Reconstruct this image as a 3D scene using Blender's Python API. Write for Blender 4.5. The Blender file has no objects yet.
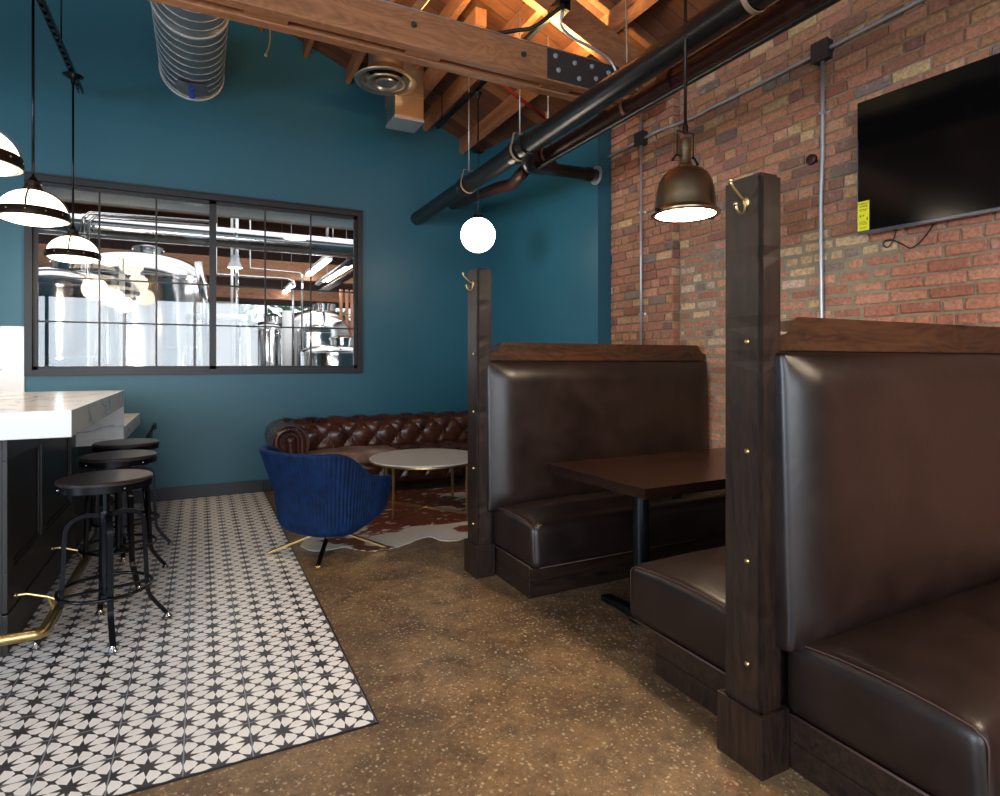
import bpy, bmesh, math, random
from mathutils import Vector, Matrix, noise
random.seed(7)
scn = bpy.context.scene
col = scn.collection
H = 1.38                      # eye height in metres; most sizes below were measured in eye heights
def h(v): return v * H
def zz(v): return (v + 1) * H # height above the floor of a level v eye heights above the eye

# ------------------------------------------------------------------ camera
cam_d = bpy.data.cameras.new('camera'); cam = bpy.data.objects.new('camera', cam_d); col.objects.link(cam)
cam.location = (0, 0, H); cam.rotation_euler = (math.pi/2, 0, -math.radians(26.95))
cam_d.sensor_fit = 'HORIZONTAL'; cam_d.sensor_width = 36; cam_d.lens = 590/1000*36
cam_d.shift_y = -0.037; cam_d.clip_start = 0.05; cam_d.clip_end = 200
scn.camera = cam
# ------------------------------------------------------------------ colour and exposure
scn.view_settings.view_transform = 'Standard'
scn.view_settings.look = 'None'
scn.view_settings.exposure = 0.88
scn.view_settings.gamma = 1
scn.view_settings.use_curve_mapping = False
scn.cycles.max_bounces = 8; scn.cycles.diffuse_bounces = 5; scn.cycles.glossy_bounces = 4
scn.cycles.transparent_max_bounces = 12
scn.cycles.sample_clamp_indirect = 6.0
scn.cycles.caustics_reflective = False; scn.cycles.caustics_refractive = False
# ------------------------------------------------------------------ daylight outside
world = bpy.data.worlds.new('sky'); scn.world = world; world.use_nodes = True
wb = world.node_tree.nodes['Background']; wb.inputs[0].default_value = (0.80, 0.90, 1.0, 1); wb.inputs[1].default_value = 1.2

def area(name, loc, target, sx, sy, power, color=(1, 1, 1)):
    d = bpy.data.lights.new(name, 'AREA'); d.shape = 'RECTANGLE'; d.size = sx; d.size_y = sy
    d.energy = power; d.color = color
    o = bpy.data.objects.new(name, d); col.objects.link(o); o.location = loc
    o.rotation_euler = (Vector(target) - Vector(loc)).to_track_quat('-Z', 'Z').to_euler()
    return o
DAY = (0.80, 0.90, 1.0)
area('daylight_storefront', (-1.6, -3.45, 1.9), (-1.6, 0, 1.6), 6.0, 2.3, 190, DAY)
area('daylight_side_window', (-7.35, -0.4, 2.0), (0, -0.4, 1.7), 3.4, 2.2, 430, (0.70, 0.85, 1.0))
area('brewery_lights', (0.6, 9.6, 4.3), (0.6, 9.6, 0), 7.0, 4.5, 105, (0.97, 0.98, 1.0))

# ------------------------------------------------------------------ node materials
def lin(c):
    return tuple((x/12.92 if x <= 0.04045 else ((x+0.055)/1.055)**2.4) for x in c) + (1,)
def rgb(r, g, b): return lin((r/255, g/255, b/255))
class NT:
    def __init__(s, name):
        s.m = bpy.data.materials.new(name); s.m.use_nodes = True; s.t = s.m.node_tree
        s.b = s.t.nodes['Principled BSDF']; s.out = s.t.nodes['Material Output']
    def n(s, typ, **kw):
        nd = s.t.nodes.new(typ)
        for k, v in kw.items():
            if hasattr(nd, k): setattr(nd, k, v)
            else: nd.inputs[k.replace('_', ' ')].default_value = v
        return nd
    def l(s, a, b): s.t.links.new(a, b)
    def setv(s, name, v): s.b.inputs[name].default_value = v
    def math(s, op, a, b=None, c=None):
        nd = s.t.nodes.new('ShaderNodeMath'); nd.operation = op
        for i, v in enumerate((a, b, c)):
            if v is None: continue
            if isinstance(v, (int, float)): nd.inputs[i].default_value = v
            else: s.l(v, nd.inputs[i])
        return nd.outputs[0]
    def coords(s, scale=(1, 1, 1), rot=(0, 0, 0), kind='Object'):
        tc = s.t.nodes.new('ShaderNodeTexCoord'); mp = s.t.nodes.new('ShaderNodeMapping')
        mp.inputs['Scale'].default_value = scale; mp.inputs['Rotation'].default_value = rot
        s.l(tc.outputs[kind], mp.inputs['Vector']); return mp.outputs[0]
    def noise(s, vec, scale, detail=4, rough=0.55, dist=0.0):
        nd = s.t.nodes.new('ShaderNodeTexNoise'); nd.inputs['Scale'].default_value = scale
        nd.inputs['Detail'].default_value = detail; nd.inputs['Roughness'].default_value = rough
        nd.inputs['Distortion'].default_value = dist
        s.l(vec, nd.inputs['Vector']); return nd.outputs[0]
    def ramp(s, fac, stops, interp='LINEAR'):
        nd = s.t.nodes.new('ShaderNodeValToRGB'); cr = nd.color_ramp; cr.interpolation = interp
        while len(cr.elements) < len(stops): cr.elements.new(0.5)
        for e, (p, c) in zip(cr.elements, stops): e.position = p; e.color = c
        s.l(fac, nd.inputs[0]); return nd.outputs[0]
    def mix(s, fac, a, b, blend='MIX'):
        nd = s.t.nodes.new('ShaderNodeMix'); nd.data_type = 'RGBA'; nd.blend_type = blend
        for sock, v in ((nd.inputs[0], fac), (nd.inputs[6], a), (nd.inputs[7], b)):
            if isinstance(v, (int, float, tuple)): sock.default_value = v
            else: s.l(v, sock)
        return nd.outputs[2]
    def bump(s, hgt, strength=0.3, dist=0.01, prev=None):
        nd = s.t.nodes.new('ShaderNodeBump'); nd.inputs['Strength'].default_value = strength
        nd.inputs['Distance'].default_value = dist; s.l(hgt, nd.inputs['Height'])
        if prev is not None: s.l(prev, nd.inputs['Normal'])
        s.l(nd.outputs[0], s.b.inputs['Normal']); return nd.outputs[0]
def g(v): return (v, v, v, 1)

def plain(name, c, rough=0.5, metal=0.0, bump=0, bscale=60, spec=None, coat=0):
    m = NT(name); v = m.coords()
    f = m.noise(v, bscale, 3)
    cc = m.mix(f, tuple(x*0.88 for x in c[:3])+(1,), tuple(min(1, x*1.1) for x in c[:3])+(1,))
    m.l(cc, m.b.inputs['Base Color'])
    m.setv('Roughness', rough); m.setv('Metallic', metal)
    if spec is not None: m.setv('Specular IOR Level', spec)
    if coat: m.setv('Coat Weight', coat); m.setv('Coat Roughness', 0.15)
    if bump: m.bump(f, bump, 0.003)
    return m.m
def glow(name, c, strength, base=None):
    m = NT(name); m.setv('Base Color', base or c); m.setv('Emission Color', c); m.setv('Emission Strength', strength)
    m.setv('Roughness', 0.3); return m.m

def wood(name, axis, dark, light, rough=0.45, scale=1.0, knots=True, bump=0.25):
    m = NT(name)
    sc = {'x': (0.9, 16, 16), 'y': (16, 0.9, 16), 'z': (16, 16, 0.9)}[axis]
    v = m.coords(tuple(q*scale for q in sc))
    f = m.noise(v, 2.2, 6, 0.65, 0.6)
    sc2 = {'x': (1.2, 5, 5), 'y': (5, 1.2, 5), 'z': (5, 5, 1.2)}[axis]
    v2 = m.coords(sc2)
    f2 = m.noise(v2, 1.3, 3, 0.5, 1.2)
    w = m.math('FRACT', m.math('MULTIPLY', f2, 9.0))
    w = m.math('ABSOLUTE', m.math('SUBTRACT', w, 0.5))
    g1 = m.math('ADD', m.math('MULTIPLY', f, 0.75), m.math('MULTIPLY', w, 0.5))
    cc = m.ramp(g1, [(0.25, dark), (0.75, light)])
    if knots:
        sc3 = {'x': (1.1, 4, 4), 'y': (4, 1.1, 4), 'z': (4, 4, 1.1)}[axis]
        vo = m.n('ShaderNodeTexVoronoi'); vo.inputs['Scale'].default_value = 1.3; m.l(m.coords(sc3), vo.inputs['Vector'])
        k = m.ramp(vo.outputs['Distance'], [(0.03, g(1)), (0.11, g(0))])
        cc = m.mix(k, cc, tuple(x*0.35 for x in dark[:3])+(1,))
    m.l(cc, m.b.inputs['Base Color']); m.setv('Roughness', rough)
    m.bump(f, bump, 0.004)
    return m.m

def leather(name, c, c2, rough=0.35, wear=False):
    m = NT(name); v = m.coords()
    big = m.noise(v, 5, 4, 0.6)
    cc = m.ramp(big, [(0.35, c), (0.75, c2)])
    vo = m.n('ShaderNodeTexVoronoi'); vo.inputs['Scale'].default_value = 260; m.l(v, vo.inputs['Vector'])
    m.l(cc, m.b.inputs['Base Color'])
    r = m.math('ADD', m.math('MULTIPLY', big, 0.22), rough - 0.10)
    m.l(r, m.b.inputs['Roughness'])
    wr = m.noise(v, 9, 6, 0.7, 0.4)
    b1 = m.bump(vo.outputs['Distance'], 0.12, 0.001)
    m.bump(wr, 0.22, 0.006, b1)
    m.setv('Specular IOR Level', 0.5)
    return m.m

# brick: each brick's own fired colour is stored on the brick
def brick_mat():
    m = NT('old_chicago_brick'); at = m.n('ShaderNodeAttribute'); at.attribute_name = 'brick_color'
    v = m.coords()
    f = m.noise(v, 45, 5, 0.7); f2 = m.noise(v, 14, 3, 0.6)
    dk = m.mix(m.ramp(f, [(0.35, g(0.55)), (0.6, g(0))]), at.outputs['Color'], (0.10, 0.045, 0.03, 1))
    lt = m.mix(m.ramp(f2, [(0.60, g(0)), (0.75, g(0.45))]), dk, (0.50, 0.38, 0.29, 1))
    bc = m.n('ShaderNodeHueSaturation'); bc.inputs['Saturation'].default_value = 0.93; bc.inputs['Value'].default_value = 1.20; m.l(lt, bc.inputs['Color'])
    m.l(bc.outputs[0], m.b.inputs['Base Color']); m.setv('Roughness', 0.88)
    b = m.bump(f, 0.7, 0.008); m.bump(f2, 0.5, 0.012, b)
    return m.m
def mortar_mat():
    m = NT('grey_mortar'); v = m.coords(); f = m.noise(v, 30, 5, 0.7); f2 = m.noise(v, 3, 3)
    a = m.ramp(f, [(0.3, rgb(124, 108, 88)), (0.7, rgb(160, 144, 120))])
    m.l(m.mix(m.math('MULTIPLY', f2, 0.6), a, rgb(152, 132, 104)), m.b.inputs['Base Color'])
    m.setv('Roughness', 0.95); m.bump(f, 0.6, 0.006); return m.m

def teal_mat():
    m = NT('teal_wall_paint'); v = m.coords(); f = m.noise(v, 120, 3); f2 = m.noise(v, 0.9, 3)
    m.l(m.mix(f2, rgb(33, 84, 101), rgb(40, 95, 112)), m.b.inputs['Base Color'])
    m.setv('Roughness', 0.42); m.bump(f, 0.08, 0.002); return m.m

def concrete_mat():
    m = NT('polished_aggregate_concrete'); v = m.coords()
    big = m.noise(v, 1.3, 5, 0.6, 0.3); mid = m.noise(v, 5, 5, 0.65, 0.4)
    base = m.ramp(big, [(0.30, rgb(88, 68, 50)), (0.45, rgb(120, 94, 66)), (0.58, rgb(144, 114, 80)), (0.72, rgb(104, 92, 76))])
    base = m.mix(m.ramp(mid, [(0.42, g(0.0)), (0.64, g(0.75))]), base, rgb(72, 54, 42))
    fine = m.noise(v, 38, 4, 0.7)
    base = m.mix(m.ramp(fine, [(0.42, g(0.0)), (0.62, g(0.5))]), base, rgb(84, 64, 48))
    rust = m.noise(v, 7.5, 3, 0.6)
    base = m.mix(m.ramp(rust, [(0.63, g(0)), (0.72, g(0.7))]), base, rgb(98, 50, 24))
    # aggregate chips: small and large stones
    for sc, lo, hi, tone, am in ((110, 0.26, 0.33, rgb(190, 168, 128), 0.55), (58, 0.24, 0.30, rgb(204, 184, 146), 0.75), (36, 0.20, 0.25, rgb(198, 182, 150), 0.7), (80, 0.26, 0.34, rgb(62, 48, 38), 0.6)):
        wob = m.n('ShaderNodeTexVoronoi'); wob.inputs['Scale'].default_value = sc
        mp = m.coords((1, 1, 1), (0, 0, sc*0.1))
        nz = m.n('ShaderNodeTexNoise'); nz.inputs['Scale'].default_value = sc*0.8; m.l(mp, nz.inputs['Vector'])
        vm = m.n('ShaderNodeVectorMath'); vm.operation = 'MULTIPLY_ADD'
        vm.inputs[1].default_value = (0.02, 0.02, 0.0); m.l(nz.outputs[1], vm.inputs[0]); m.l(mp, vm.inputs[2])
        m.l(vm.outputs[0], wob.inputs['Vector'])
        chip = m.ramp(wob.outputs['Distance'], [(lo, g(1)), (hi, g(0))])
        sep = m.n('ShaderNodeSeparateColor'); m.l(wob.outputs['Color'], sep.inputs[0])
        keep = m.math('GREATER_THAN', sep.outputs[0], 0.52)
        amt = m.math('MULTIPLY', m.math('MULTIPLY', chip, keep), am)
        amt = m.math('MULTIPLY', amt, m.math('ADD', m.math('MULTIPLY', sep.outputs[1], 0.6), 0.4))
        base = m.mix(amt, base, tone)
    m.l(base, m.b.inputs['Base Color'])
    r = m.math('ADD', m.math('MULTIPLY', mid, 0.35), 0.22); m.l(r, m.b.inputs['Roughness'])
    m.bump(mid, 0.08, 0.004); return m.m

STAR = h(0.0787)
TILE_X1 = h(0.435); TILE_Y0 = h(1.605)
def tile_mat():
    m = NT('star_pattern_cement_tile'); tc = m.n('ShaderNodeTexCoord')
    sep = m.n('ShaderNodeSeparateXYZ'); m.l(tc.outputs['Object'], sep.inputs[0])
    # star centres lie on a square grid; cell coordinate in [-.5,.5]
    def cell(o, off, size=STAR):
        q = m.math('DIVIDE', m.math('SUBTRACT', o, off), size)
        return q, m.math('SUBTRACT', m.math('FRACT', m.math('ADD', q, 1000.5)), 0.5)
    qx, cx = cell(sep.outputs[0], TILE_X1); qy, cy = cell(sep.outputs[1], TILE_Y0)
    def star(x, y, n, R, ri):
        step = 2*math.pi/n; half = step/2
        r = m.math('SQRT', m.math('ADD', m.math('MULTIPLY', x, x), m.math('MULTIPLY', y, y)))
        t = m.math('ARCTAN2', y, x)
        t = m.math('ABSOLUTE', m.math('SUBTRACT', m.math('MODULO', m.math('ADD', t, 4*math.pi+half), step), half))
        nx_ = ri*math.sin(half); ny_ = R - ri*math.cos(half); c = R*ri*math.sin(half)
        val = m.math('ADD', m.math('MULTIPLY', m.math('MULTIPLY', r, m.math('COSINE', t)), nx_),
                     m.math('MULTIPLY', m.math('MULTIPLY', r, m.math('SINE', t)), ny_))
        return m.math('LESS_THAN', val, c)
    s8 = star(cx, cy, 8, 0.50, 0.205)
    kx = m.math('SUBTRACT', m.math('ABSOLUTE', cx), 0.5); ky = m.math('SUBTRACT', m.math('ABSOLUTE', cy), 0.5)
    k1 = m.math('MULTIPLY', m.math('ADD', kx, ky), 0.7071); k2 = m.math('MULTIPLY', m.math('SUBTRACT', kx, ky), 0.7071)
    s4 = star(k1, k2, 4, 0.25, 0.085)
    # thin outline between neighbouring petals: along the cell edges beyond the star tips
    dark = m.math('MAXIMUM', s8, s4)
    v = tc.outputs['Object']
    w = m.ramp(m.noise(v, 6, 3), [(0.3, rgb(232, 228, 224)), (0.7, rgb(244, 240, 235))])
    k = m.ramp(m.noise(v, 22, 3), [(0.3, rgb(52, 50, 54)), (0.7, rgb(68, 64, 66))])
    c = m.mix(dark, w, k)
    def seam(q):
        f = m.math('ABSOLUTE', m.math('SUBTRACT', m.math('FRACT', m.math('ADD', m.math('MULTIPLY', q, 0.5), 1000.5)), 0.5))
        return m.math('LESS_THAN', f, 0.011)
    sm = m.math('MAXIMUM', seam(qx), seam(qy))
    c = m.mix(sm, c, rgb(136, 140, 148))
    m.l(c, m.b.inputs['Base Color']); m.setv('Roughness', 0.36)
    m.bump(m.math('SUBTRACT', 1.0, sm), 0.3, 0.002); return m.m

def marble_mat(name='white_marble'):
    m = NT(name); v = m.coords()
    nz = m.noise(v, 0.9, 6, 0.55, 1.4)
    vein = m.math('ABSOLUTE', m.math('SUBTRACT', nz, 0.5))
    c = m.ramp(vein, [(0.0, rgb(158, 164, 172)), (0.006, rgb(212, 214, 215)), (0.03, rgb(232, 231, 228))])
    m.l(c, m.b.inputs['Base Color']); m.setv('Roughness', 0.18); return m.m

def velvet_mat():
    m = NT('royal_blue_velvet'); v = m.coords(); f = m.noise(v, 14, 4, 0.6)
    m.l(m.ramp(f, [(0.3, rgb(1, 22, 52)), (0.7, rgb(3, 40, 84))]), m.b.inputs['Base Color'])
    m.setv('Roughness', 0.75); m.setv('Sheen Weight', 0.2); m.setv('Sheen Roughness', 0.35)
    m.setv('Sheen Tint', rgb(40, 110, 220)); m.setv('Specular IOR Level', 0.25); return m.m

def cowhide_mat():
    m = NT('brindle_cowhide'); v = m.coords((1.15, 1.9, 1)); f = m.noise(v, 1.55, 4, 0.5, 0.5)
    hair = m.noise(m.coords((60, 14, 20)), 4, 3)
    br = m.ramp(hair, [(0.3, rgb(84, 36, 16)), (0.7, rgb(138, 66, 32))])
    wh = m.ramp(hair, [(0.3, rgb(200, 188, 170)), (0.7, rgb(226, 216, 200))])
    # the spine half of the hide is mostly brown, the belly edge mostly white
    sp = m.n('ShaderNodeSeparateXYZ'); m.l(m.coords(), sp.inputs[0])
    bias = m.math('MULTIPLY', m.math('SUBTRACT', sp.outputs[1], h(-0.42)), 0.40)
    bias = m.math('MINIMUM', m.math('MAXIMUM', bias, -0.07), 0.12)
    fac = m.ramp(m.math('ADD', f, bias), [(0.515, g(0)), (0.53, g(1))])
    fl_ = m.ramp(m.noise(m.coords((3, 6, 1)), 2.4, 4, 0.6), [(0.60, g(1)), (0.63, g(0))])
    fac = m.math('MULTIPLY', fac, fl_)
    m.l(m.mix(fac, wh, br), m.b.inputs['Base Color']); m.setv('Roughness', 0.8)
    m.bump(hair, 0.3, 0.003); return m.m

def glass_mat(name, tint=(1, 1, 1, 1), refl=0.85):
    m = NT(name); t = m.t; t.nodes.remove(m.b)
    tr = t.nodes.new('ShaderNodeBsdfTransparent'); tr.inputs[0].default_value = tint
    gl = t.nodes.new('ShaderNodeBsdfGlossy'); gl.inputs['Roughness'].default_value = 0.0
    fr = t.nodes.new('ShaderNodeFresnel'); fr.inputs[0].default_value = 1.55
    mx = t.nodes.new('ShaderNodeMixShader')
    m.l(m.math('MULTIPLY', fr.outputs[0], refl), mx.inputs[0]); m.l(tr.outputs[0], mx.inputs[1]); m.l(gl.outputs[0], mx.inputs[2])
    m.l(mx.outputs[0], m.out.inputs[0]); return m.m

def roof_boards():
    m = NT('old_roof_boards'); tc = m.n('ShaderNodeTexCoord'); sp = m.n('ShaderNodeSeparateXYZ'); m.l(tc.outputs['Object'], sp.inputs[0])
    q = m.math('DIVIDE', sp.outputs[1], 0.145)
    idx = m.math('FLOOR', q); fr = m.math('FRACT', m.math('ADD', q, 100))
    wn = m.n('ShaderNodeTexWhiteNoise'); wn.noise_dimensions = '1D'; m.l(idx, wn.inputs['W'])
    f = m.noise(m.coords((1, 14, 14)), 2.5, 5, 0.6, 0.5)
    t = m.math('ADD', m.math('MULTIPLY', wn.outputs[0], 0.55), m.math('MULTIPLY', f, 0.45))
    c = m.ramp(t, [(0.15, rgb(58, 32, 20)), (0.5, rgb(98, 60, 38)), (0.85, rgb(132, 88, 56))])
    gap = m.math('LESS_THAN', fr, 0.035)
    c = m.mix(gap, c, rgb(14, 8, 6))
    m.l(c, m.b.inputs['Base Color']); m.setv('Roughness', 0.7); m.bump(m.math('SUBTRACT', f, gap), 0.4, 0.006); return m.m

def steel_mat(name, c=0.62, rough=0.28, band=0):
    m = NT(name); v = m.coords((1, 1, 40)); f = m.noise(v, 6, 3)
    m.l(m.ramp(f, [(0.3, g(c*0.85)), (0.7, g(c))]), m.b.inputs['Base Color']); m.setv('Metallic', 1); m.setv('Roughness', rough); return m.m

M = {}
M['brick'] = brick_mat(); M['mortar'] = mortar_mat(); M['teal'] = teal_mat()
M['concrete'] = concrete_mat(); M['tile'] = tile_mat(); M['marble'] = marble_mat()
M['velvet'] = velvet_mat(); M['cowhide'] = cowhide_mat()
M['glass'] = glass_mat('window_glass', refl=1.0); M['boards'] = roof_boards()
for a in 'xyz':
    M['dark_'+a] = wood('espresso_stained_wood_'+a, a, rgb(10, 7, 6), rgb(48, 30, 21), 0.40)
    M['timber_'+a] = wood('old_fir_timber_'+a, a, rgb(122, 78, 50), rgb(168, 114, 76), 0.6, 0.5)
M['table_wood'] = wood('walnut_table_top', 'x', rgb(17, 9, 6), rgb(44, 24, 16), 0.24, 0.8, knots=False, bump=0.05)
M['rail_wood'] = wood('brown_stained_rail', 'x', rgb(32, 18, 11), rgb(86, 52, 30), 0.36, 0.8)
M['bar_wood'] = wood('black_brown_oak', 'z', rgb(14, 12, 11), rgb(34, 27, 23), 0.4, 1, knots=False)
M['booth'] = leather('espresso_leather', rgb(23, 14, 12), rgb(37, 24, 21), 0.36)
M['chester'] = leather('oxblood_brown_leather', rgb(44, 20, 14), rgb(88, 46, 32), 0.27)
M['thread'] = plain('brown_piping', rgb(72, 48, 42), 0.6)
M['black'] = plain('black_powder_coated_metal', rgb(22, 24, 30), 0.24, 0.6)
M['frame'] = plain('charcoal_window_frame', rgb(21, 21, 25), 0.45)
M['base'] = plain('dark_baseboard', rgb(22, 22, 27), 0.4)
M['pipe'] = plain('black_cast_iron_pipe', rgb(34, 30, 30), 0.33, 0.5, bump=0.3, bscale=40)
M['rustpipe'] = plain('brown_iron_pipe', rgb(62, 34, 28), 0.45, 0.4, bump=0.3, bscale=30)
M['redpipe'] = plain('red_sprinkler_pipe', rgb(112, 38, 30), 0.45)
M['galv'] = plain('galvanised_steel', rgb(182, 186, 192), 0.42, 0.6, bump=0.1, bscale=20)
M['spiral'] = plain('spiral_duct_steel', rgb(140, 158, 170), 0.42, 0.45)
M['seam'] = plain('duct_seam_steel', rgb(215, 215, 212), 0.35, 0.6)
M['nickel'] = plain('brushed_duct_metal', rgb(190, 176, 160), 0.30, 0.95)
M['brass'] = plain('polished_brass', rgb(212, 184, 128), 0.38, 1.0)
M['brass_leg'] = plain('dark_polished_brass', rgb(196, 164, 104), 0.2, 1.0)
M['brass_old'] = plain('tarnished_brass', rgb(184, 158, 108), 0.3, 1.0)
M['bronze'] = plain('dark_bronze', rgb(158, 136, 108), 0.34, 1.0)
M['darkbronze'] = plain('oil_rubbed_bronze', rgb(40, 30, 26), 0.4, 0.7)
M['silver'] = plain('silver_foot', rgb(200, 200, 205), 0.25, 1.0)
M['plate'] = plain('grey_steel_plate', rgb(74, 72, 74), 0.4, 0.6, bump=0.2)
M['opal'] = glow('lit_opal_glass', (1.0, 0.86, 0.68, 1), 8.0)
M['opal_dome'] = glow('lit_frosted_dome', (1.0, 0.84, 0.64, 1), 2.6)
M['disc'] = glow('lit_diffuser', (1.0, 0.80, 0.55, 1), 34.0)
M['tube'] = glow('fluorescent_tube', (0.95, 0.98, 1.0, 1), 9.0)
M['blue'] = plain('blue_plastic', rgb(24, 70, 190), 0.4)
M['yellow'] = plain('yellow_paper', rgb(238, 226, 20), 0.6)
M['ink'] = plain('black_ink', rgb(14, 14, 12), 0.6)
M['screen'] = plain('tv_glass', rgb(7, 7, 8), 0.12, 0.0, spec=0.6)
M['tvbezel'] = plain('glossy_black_bezel', rgb(20, 20, 24), 0.15)
M['filmwrap'] = plain('silver_plastic_trim', rgb(120, 120, 128), 0.25, 0.7)
M['steel'] = steel_mat('tank_stainless', 0.68, 0.15)
M['white'] = plain('white_paint', rgb(226, 226, 224), 0.5)
M['cable'] = plain('black_cable', rgb(12, 12, 14), 0.5)
M['rope'] = plain('rusty_rod', rgb(150, 128, 104), 0.6, 0.3)
M['leaf'] = plain('green_leaves', rgb(80, 120, 90), 0.7)
M['warmbulb'] = glow('warm_lamp', (1.0, 0.62, 0.22, 1), 14.0)
M['chester_pale'] = leather('pale_brown_leather', rgb(116, 88, 76), rgb(168, 142, 126), 0.30)  # paler brown leather, used on the left seat cushion only
M['marble_warm'] = plain('honed_pale_marble', rgb(226, 222, 216), 0.3)
M['plaster'] = plain('painted_wall', rgb(120, 128, 132), 0.7)

# ------------------------------------------------------------------ object helpers
def link(o): col.objects.link(o); return o
def new_bm(): return bmesh.new()
def thing(name, label, cat, loc=(0, 0, 0), group=None):
    o = bpy.data.objects.new(name, None); link(o); o.location = loc; o.empty_display_size = 0.1
    o['label'] = label; o['category'] = cat
    if group: o['group'] = group
    return o
def root_loc(o):
    v = Vector((0, 0, 0))
    while o is not None: v += Vector(o.location); o = o.parent
    return v
def obj(name, bm, mat, parent=None, smooth=False, label=None, mats=None, angle=35):
    """bm is authored in room coordinates; the object keeps them or its thing's frame"""
    me = bpy.data.meshes.new(name)
    if smooth:
        for f in bm.faces: f.smooth = True
        lim = math.radians(angle)
        for e in bm.edges:
            if len(e.link_faces) == 2 and e.calc_face_angle(0) > lim: e.smooth = False
    bm.to_mesh(me); bm.free()
    me.materials.append(mat)
    for m in (mats or []): me.materials.append(m)
    o = bpy.data.objects.new(name, me); link(o)
    if parent is not None:
        me.transform(Matrix.Translation(-root_loc(parent))); o.parent = parent
    if label: o['label'] = label
    return o
def tag(o, label, cat, group=None, kind=None):
    o['label'] = label; o['category'] = cat
    if group: o['group'] = group
    if kind: o['kind'] = kind
    return o
def center(o):
    """give a one-mesh thing its origin at the middle of its foot"""
    co = [v.co for v in o.data.vertices]
    a = Vector((min(c.x for c in co)+max(c.x for c in co), min(c.y for c in co)+max(c.y for c in co), 0))/2
    a.z = min(c.z for c in co)
    o.data.transform(Matrix.Translation(-a)); o.location = Vector(o.location)+a; return o
def struct(name, bm, mat, smooth=False, mats=None):
    o = obj(name, bm, mat, None, smooth, mats=mats); o['kind'] = 'structure'; return o
def copy_tree(o, parent=None):
    c = o.copy(); link(c); c.parent = parent
    for ch in list(o.children): copy_tree(ch, c)
    return c
def copy_thing(o, loc, label=None, rz=None):
    c = copy_tree(o); c.location = loc
    if label: c['label'] = label
    if rz is not None: c.rotation_euler = (0, 0, rz)
    return c

def box(bm, x0, x1, y0, y1, z0, z1, bev=0.0, mi=0):
    vs = [bm.verts.new((x, y, z)) for x in (x0, x1) for y in (y0, y1) for z in (z0, z1)]
    fs = [bm.faces.new([vs[i] for i in q]) for q in ((0, 1, 3, 2), (4, 6, 7, 5), (0, 4, 5, 1), (2, 3, 7, 6), (0, 2, 6, 4), (1, 5, 7, 3))]
    for f in fs: f.material_index = mi
    if bev:
        ed = list({e for f in fs for e in f.edges})
        r = bmesh.ops.bevel(bm, geom=ed, offset=bev, segments=2, profile=0.6, affect='EDGES')
        for f in r['faces']: f.material_index = mi
    return vs
def obox(bm, a, b, w, t, up=(0, 0, 1), bev=0):
    """square bar from a to b, w wide (across), t thick along up"""
    a, b = Vector(a), Vector(b); d = (b-a).normalized(); up = Vector(up)
    s = d.cross(up)
    if s.length < 1e-4: s = d.cross(Vector((1, 0, 0)))
    s.normalize(); u = s.cross(d).normalized()
    vs = [bm.verts.new(p + s*(i*w/2) + u*(j*t/2)) for p in (a, b) for i in (-1, 1) for j in (-1, 1)]
    fs = [bm.faces.new([vs[i] for i in q]) for q in ((0, 1, 3, 2), (4, 6, 7, 5), (0, 4, 5, 1), (2, 3, 7, 6), (0, 2, 6, 4), (1, 5, 7, 3))]
    if bev: bmesh.ops.bevel(bm, geom=list({e for f in fs for e in f.edges}), offset=bev, segments=2, profile=0.6, affect='EDGES')
def prism(bm, pts, axis, a, b):
    """extrude polygon pts (2D) along axis ('x': pts are (y,z); 'y': (x,z); 'z': (x,y))"""
    def P(p, t):
        return {'x': (t, p[0], p[1]), 'y': (p[0], t, p[1]), 'z': (p[0], p[1], t)}[axis]
    A = [bm.verts.new(P(p, a)) for p in pts]; B = [bm.verts.new(P(p, b)) for p in pts]
    n = len(pts)
    bm.faces.new(A); bm.faces.new(B[::-1])
    for i in range(n): bm.faces.new((A[i], B[i], B[(i+1) % n], A[(i+1) % n]))
    bmesh.ops.recalc_face_normals(bm, faces=bm.faces)
def tube(bm, pts, r, seg=12, cap=True, closed=False):
    pts = [Vector(p) for p in pts]; n = len(pts)
    rr = r if isinstance(r, (list, tuple)) else [r]*n
    rings = []; prev = None
    for i, p in enumerate(pts):
        if closed: d = (pts[(i+1) % n] - pts[i-1]).normalized()
        elif i == 0: d = (pts[1]-p).normalized()
        elif i == n-1: d = (p-pts[-2]).normalized()
        else: d = ((pts[i+1]-p).normalized() + (p-pts[i-1]).normalized()).normalized()
        if prev is None:
            s = d.cross(Vector((0, 0, 1)))
            if s.length < 1e-3: s = d.cross(Vector((1, 0, 0)))
        else: s = prev - d*prev.dot(d)
        s.normalize(); prev = s; u = d.cross(s)
        rings.append([bm.verts.new(p + (s*math.cos(t)+u*math.sin(t))*rr[i]) for t in [2*math.pi*k/seg for k in range(seg)]])
    m = n if closed else n-1
    for i in range(m):
        A, B = rings[i], rings[(i+1) % n]
        for k in range(seg): bm.faces.new((A[k], A[(k+1) % seg], B[(k+1) % seg], B[k]))
    if cap and not closed:
        bm.faces.new(rings[0][::-1]); bm.faces.new(rings[-1])
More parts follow.
